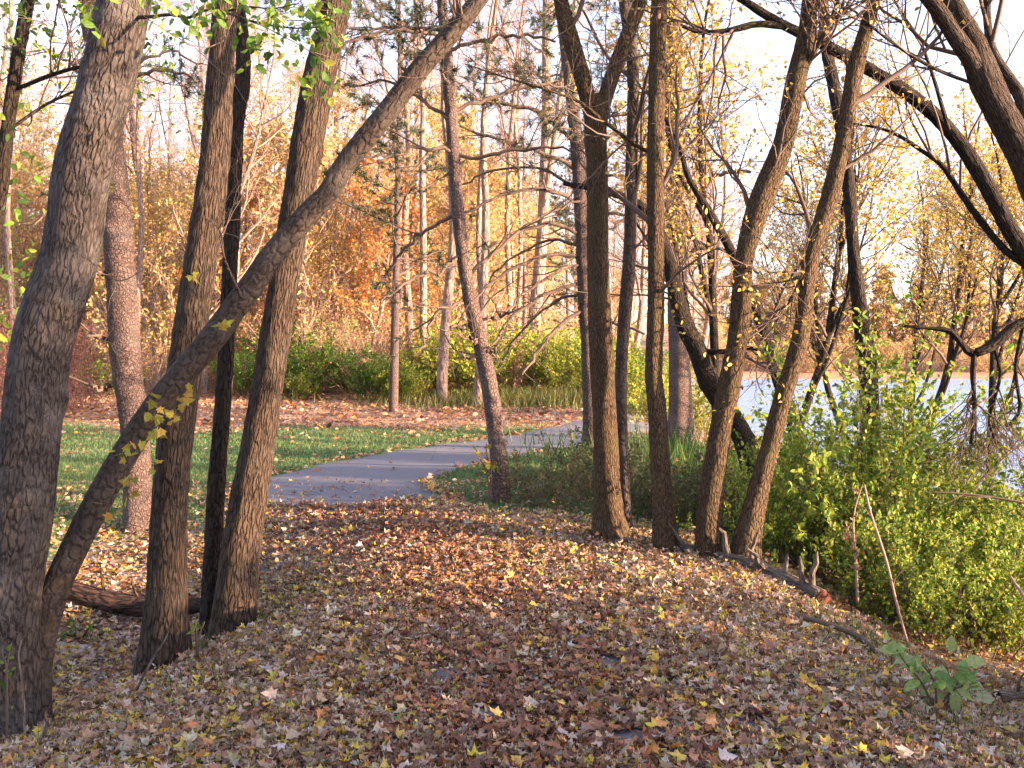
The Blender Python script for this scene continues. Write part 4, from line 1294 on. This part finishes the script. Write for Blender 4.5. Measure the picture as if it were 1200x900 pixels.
# ------------------------------------------------------------------ logs, branches, saplings
def log(label, pts, D0, D1, seed, stubs, cut=None, name='fallen_log', lift=0.0, mat=M_LOG):
    g = np.random.default_rng(seed)
    P, R = px_line(pts, D0, D1)
    base = np.array([P.mean(0)[0], P.mean(0)[1], gz(P.mean(0)[0], P.mean(0)[1])])
    for k in range(len(P)):
        P[k, 2] = gz(P[k, 0], P[k, 1]) + R[k] * .75 + lift
    root = empty(name, base, label, 'log')
    trunk_mesh(P - base, R, (.010, 26, 3), seed, S=26, step=.03, flare=0).build('trunk', mat, root)
    for (t, ang, ln, r) in stubs:
        i = t * (len(P) - 1)
        k = min(int(i), len(P) - 2)
        p = P[k] + (P[k + 1] - P[k]) * (i - k) - base
        d = norm(np.array([math.cos(ang) * .8, -.15, abs(math.sin(ang)) + .25]))
        mb = MB()
        q = np.array([p + d * (ln + .13) * u + g.normal(size=3) * .012 * u for u in np.linspace(0, 1, 5)])
        tubes(mb, q[None], (r * np.array([1.25, 1, .85, .7, .35]))[None], 8)
        mb.build('branch_stub', mat, root)
    if cut:
        mb = MB()
        d = norm(P[-1] - P[-2])
        u = norm(np.cross(d, [0, 0, 1]))
        w = np.cross(u, d)
        a = np.arange(22) * 2 * math.pi / 22
        c = P[-1] + d * R[-1] * .12 - base
        ring = lambda r, o: c + d * o + (u[None] * np.cos(a)[:, None] + w[None] * np.sin(a)[:, None]) * (R[-1] * r * (1 + .06 * np.sin(a * 5)))[:, None]
        V = np.vstack([ring(.98, -.03), ring(1.0, .0), ring(.9, .018), ring(.4, .024), c[None] + d * .03])
        f = []
        for k in range(3):
            f += [[k * 22 + i, k * 22 + (i + 1) % 22, (k + 1) * 22 + (i + 1) % 22, (k + 1) * 22 + i] for i in range(22)]
        mb.add(V, np.array(f))
        mb.f3.append(np.array([[66 + i, 66 + (i + 1) % 22, 88] for i in range(22)]))
        mb.build('cut_end', twig_mat('rotten_cut_wood', (.13, .035, .02), (.07, .025, .016)), root)
    return root


log('grey weathered log with broken stubs and a reddish cut end along the leaf mound', [(742, 628, 7), (775, 636, 9), (800, 641, 11), (835, 648, 13), (872, 655, 15), (905, 662, 18), (935, 672, 21), (962, 684, 24)], 8.75, 7.35, 51,
    [(.30, 2.4, .2, .016), (.38, .7, .26, .02), (.50, 1.9, .14, .03), (.60, 1.3, .15, .022), (.70, 2.6, .13, .03), (.78, 1.4, .1, .02), (.90, 1.9, .13, .025), (.94, 1.45, .2, .026), (.2, 2.0, .2, .014)], cut=True)
log('brown rotting log lying in the hollow behind the ridged trunks', [(78, 716, 22), (120, 720, 24), (160, 722, 23), (200, 724, 20), (240, 726, 16), (268, 730, 10)], 8.0, 7.7, 52,
    [(.22, 1.8, .14, .012), (.42, 1.9, .12, .012), (.86, 1.5, .14, .014), (.62, 1.3, .06, .02)], lift=.05, mat=M_ROT)
log('short dark log end poking out at the foot of the thickest trunk', [(10, 838, 8), (40, 835, 12), (66, 832, 13), (82, 830, 9)], 4.75, 4.95, 53, [(.5, 1.5, .05, .01)])
log('small dark log half buried in the leaf slope under the bank shrubs', [(1168, 742, 14), (1195, 738, 16), (1235, 735, 15)], 6.4, 6.6, 54, [(.4, 1.2, .05, .012)])


def stick(label, pts, D0, D1, name='fallen_branch', arch=0.0, seed=1, mat=M_TWIG, ground=True, side=2):
    g = np.random.default_rng(seed)
    P, R = px_line(pts, D0, D1)
    if ground:
        n = len(P)
        for k in range(n):
            P[k, 2] = gz(P[k, 0], P[k, 1]) + .035 + arch * math.sin(math.pi * k / (n - 1))
    base = np.array([P[0, 0], P[0, 1], gz(P[0, 0], P[0, 1])])
    Q, QR = resamp(P - base, R, 18)
    mb = MB()
    tubes(mb, Q[None], QR[None], 7)
    root = mb.build(name, mat, None, loc=base)
    tag(root, label, 'branch')
    if side:
        sb = MB()
        a, ar = children(Q[None], QR[None], side, .3, .95, .1, .3, .6, 6, .02, .15, .6, g)
        tubes(sb, a, ar, 4)
        sb.build('side_twig', mat, root)
    return root


stick('dark arching branch lying over the leaf slope by the sapling', [(930, 727, 5), (960, 724, 6), (1000, 728, 7), (1020, 736, 7), (1040, 752, 6)], 6.2, 5.6, arch=.04, seed=1)
stick('long dark bent branch lying behind the sapling on the leaf slope', [(1040, 740, 5), (1075, 744, 6), (1105, 748, 6), (1128, 762, 5)], 5.9, 5.5, arch=.05, seed=2)
stick('pale thin stick leaning against the ridged trunk base', [(160, 808, 3.5), (180, 770, 3), (192, 752, 2.4), (197, 740, 1.6)], 5.65, 5.7, seed=3, mat=M_LOG, ground=False, side=0)
stick('thin grey stick lying from the ridged trunk toward its leaning neighbour', [(186, 776, 3), (215, 758, 3), (245, 742, 3), (268, 733, 2)], 5.9, 6.2, seed=4, mat=M_LOG, side=2)
stick('grey stick resting on the leaves near the thickest trunk', [(0, 872, 5), (25, 858, 5), (60, 838, 4), (95, 822, 3), (130, 808, 2)], 4.2, 4.9, seed=5, side=3)
stick('pale upright twig leaning on the thickest trunk', [(30, 868, 3), (26, 800, 2.6), (22, 770, 2.2), (25, 750, 1.6)], D1 - .35, D1 - .27, seed=6, mat=M_LOG, ground=False, side=0)
stick('bare dark twig stretching across the bank shrubs', [(1215, 592, 3), (1170, 584, 3), (1130, 579, 2.6), (1095, 577, 2)], 6.0, 6.1, seed=7, ground=False, side=3)
stick('bleached stick standing up in the bank shrubs', [(1066, 762, 3), (1052, 712, 3), (1040, 662, 3), (1030, 630, 3), (1020, 600, 2.6), (1013, 568, 2)], 7.0, 7.2, seed=8, mat=M_TWIG_WARM, ground=False, side=3)
stick('pinkish dead stem leaning at the edge of the shrubs', [(1232, 815, 4), (1212, 740, 4), (1200, 700, 4), (1190, 685, 4), (1184, 675, 3)], 6.3, 6.4, seed=9, mat=M_TWIG_WARM, ground=False, side=2)


def sapling(name, label, px, py, stems, pal, size, kind, n, seed, D=None, twig=M_TWIG, leafn=1):
    """stems: list of pixel polylines; leaves along their upper part."""
    g = np.random.default_rng(seed)
    D = D or ground_hit(px, py)
    base = np.array([xat(px, D), D, gz(xat(px, D), D)])
    root = empty(name, base, label, 'plant')
    lb = MB()
    for st in stems:
        P, R = px_line([(x, y, 3.0) for x, y in st], D, D + g.normal() * .12)
        P = P - base
        Q, QR = resamp(P, R * np.linspace(1.1, .4, len(P)), 12)
        mb = MB()
        tubes(mb, Q[None], QR[None], 6)
        mb.build('stem', twig, root)
        p, d = on_twigs(Q[None], n, g, .3)
        p = p + g.normal(size=p.shape) * size * .25
        d = norm(d + np.array([0, -.1, -.2]))
        leaves(lb, p, d, size * g.uniform(.6, 1.2, len(p)), pick(pal, len(p), g, .12), kind, g, up=np.array([0, -.8, .6]), tilt=.5)
    lb.build('foliage', M_LEAF, root)
    return root


PALEG = [(.30, .43, .15, 4), (.37, .48, .20, 3), (.22, .35, .11, 2), (.40, .46, .28, 1)]
sapling('maple_sapling', 'pale green broad leaved sapling growing on the leaf slope', 1100, 835, [[(1098, 835), (1080, 800), (1062, 778), (1045, 752)], [(1098, 835), (1095, 800), (1082, 780), (1070, 770)], [(1102, 838), (1120, 805), (1130, 785), (1133, 765)],
                                                                                             [(1100, 838), (1110, 815), (1125, 805), (1145, 800)], [(1098, 838), (1085, 822), (1072, 815), (1060, 812)]], PALEG, .092, 'ovate', 15, 61)
YPAL = [(.45, .36, .05, 3), (.38, .34, .06, 2), (.5, .3, .06, 1)]
sapling('maple_seedling', 'slender yellow leaved seedling beside the lone pine', 574, 590, [[(574, 590), (572, 560), (562, 535), (555, 522)], [(574, 590), (575, 555), (570, 530), (570, 520)]], YPAL, .085, 'maple', 6, 62)
sapling('maple_seedling', 'wispy yellow seedling with bare stalks below the bank shrubs', 1058, 740, [[(1058, 740), (1055, 710), (1045, 690)], [(1060, 742), (1066, 710), (1072, 685)], [(1062, 742), (1060, 720), (1060, 700)]], YPAL, .06, 'ovate', 8, 63)
sapling('dry_seedling', 'dry straw coloured seed stalks at the shrub edge', 1110, 740, [[(1110, 740), (1112, 710), (1116, 688)], [(1112, 740), (1105, 715), (1098, 690)], [(1096, 770), (1096, 740), (1097, 715)], [(1118, 755), (1119, 730), (1118, 705)]], [(.36, .24, .15, 2), (.28, .2, .12, 2)], .03, 'ovate', 6, 64, twig=M_TWIG_WARM)
sapling('dry_seedling', 'brown withered leaves on a stalk beside the tall yellow green shrub', 1003, 655, [[(1005, 705), (1003, 655), (1000, 620), (1002, 595), (1010, 570)], [(1005, 705), (1003, 655), (995, 625), (990, 610)]], [(.40, .26, .13, 2), (.3, .16, .09, 2)], .06, 'curl', 9, 65, D=7.6, twig=M_TWIG_WARM)
sapling('ground_ivy', 'small green plant sprouting between the ridged trunks', 232, 750, [[(231, 775), (234, 745), (240, 728)], [(231, 775), (230, 745), (228, 730)]], GREEN, .045, 'ovate', 5, 66, D=6.15)
sapling('ground_ivy', 'green vine leaves in the hollow beside the rotting log', 95, 745, [[(95, 750), (88, 735), (80, 722)], [(95, 750), (105, 735), (112, 728)], [(95, 752), (110, 745), (125, 740)], [(95, 750), (84, 745), (72, 742)]], GREEN, .05, 'ovate', 12, 67)
sapling('ground_ivy', 'tiny green seedling at the foot of the thickest trunk', 66, 838, [[(66, 840), (64, 830), (62, 824)], [(66, 840), (72, 832), (76, 830)]], GREEN, .04, 'ovate', 5, 68)
sapling('ground_ivy', 'few green leaves clinging low on the thickest trunk', 12, 770, [[(8, 865), (8, 790), (10, 770), (14, 752)], [(8, 865), (8, 790), (4, 770), (2, 760)]], GREEN, .04, 'ovate', 6, 69, D=D1 - .3)

# pale boulder lying at the far leaf strip
g = np.random.default_rng(9)
mb = MB()
nu, nv = 20, 12
V = []
for j in range(nv + 1):
    for i in range(nu):
        th, ph = 2 * math.pi * i / nu, math.pi * j / nv
        q = np.array([math.sin(ph) * math.cos(th), math.sin(ph) * math.sin(th), math.cos(ph)])
        V.append(q * (1 + .28 * noise.noise(Vector(q * 1.7)) + .1 * noise.noise(Vector(q * 5))) * np.array([.42, .3, .26]))
f = [[j * nu + i, j * nu + (i + 1) % nu, (j + 1) * nu + (i + 1) % nu, (j + 1) * nu + i] for j in range(nv) for i in range(nu)]
mb.add(np.array(V), np.array(f))
D = 24.0
mb.build('boulder', twig_mat('pale_stone', (.42, .36, .33), (.30, .26, .24)), None, loc=(xat(178, D), D, gz(xat(178, D), D) + .1))
tag(bpy.data.objects['boulder'], 'pale boulder on the leaf strip behind the stout pine', 'boulder')

# ------------------------------------------------------------------ camera, sky, sun
cam = bpy.data.cameras.new('camera')
cam.sensor_width = 36
cam.lens = 36 * F / 1200
cam.shift_y = -(450 - HOR) / 1200
cam.clip_end = 3000
cam.clip_start = .05
co = bpy.data.objects.new('camera', cam)
COL.objects.link(co)
co.location = (0, 0, EYE)
co.rotation_euler = (math.radians(90), 0, 0)
sc.camera = co

w = bpy.data.worlds.new('World')
sc.world = w
w.use_nodes = True
nt = w.node_tree
bg = nt.nodes['Background']
sky = nt.nodes.new('ShaderNodeTexSky')
sky.sky_type = 'NISHITA'
sky.sun_disc = False
sky.sun_elevation = SUN_E
sky.sun_rotation = math.pi - SUN_A      # clockwise from +Y
sky.air_density = 1.0
sky.dust_density = 2.0
sky.ozone_density = 1.5
hs = nt.nodes.new('ShaderNodeHueSaturation')          # sky made paler and brighter than the sky model gives
hs.inputs['Saturation'].default_value = .62
hs.inputs['Value'].default_value = 1.25
nt.links.new(sky.outputs[0], hs.inputs['Color'])
tn = nt.nodes.new('ShaderNodeMix')
tn.data_type, tn.blend_type = 'RGBA', 'MULTIPLY'
tn.inputs[0].default_value = 1.0
tn.inputs[7].default_value = (1.0, .94, 1.04, 1)
nt.links.new(hs.outputs[0], tn.inputs[6])
nt.links.new(tn.outputs[2], bg.inputs[0])
bg.inputs[1].default_value = .115
sl = bpy.data.lights.new('sun', 'SUN')
sl.energy = 5.0
sl.angle = math.radians(.6)
sl.color = (1.0, .68, .42)
so = bpy.data.objects.new('sun', sl)
COL.objects.link(so)
so.rotation_euler = Vector(SUN).to_track_quat('Z', 'Y').to_euler()
so.location = tuple(SUN * 60)

sc.view_settings.view_transform = 'Standard'
sc.view_settings.look = 'None'
sc.view_settings.exposure = 2.45
sc.view_settings.gamma = 1.0
sc.view_settings.use_curve_mapping = False
sc.cycles.use_denoising = True
sc.cycles.max_bounces = 6
sc.cycles.diffuse_bounces = 3
sc.cycles.transmission_bounces = 3
sc.cycles.sample_clamp_indirect = 6
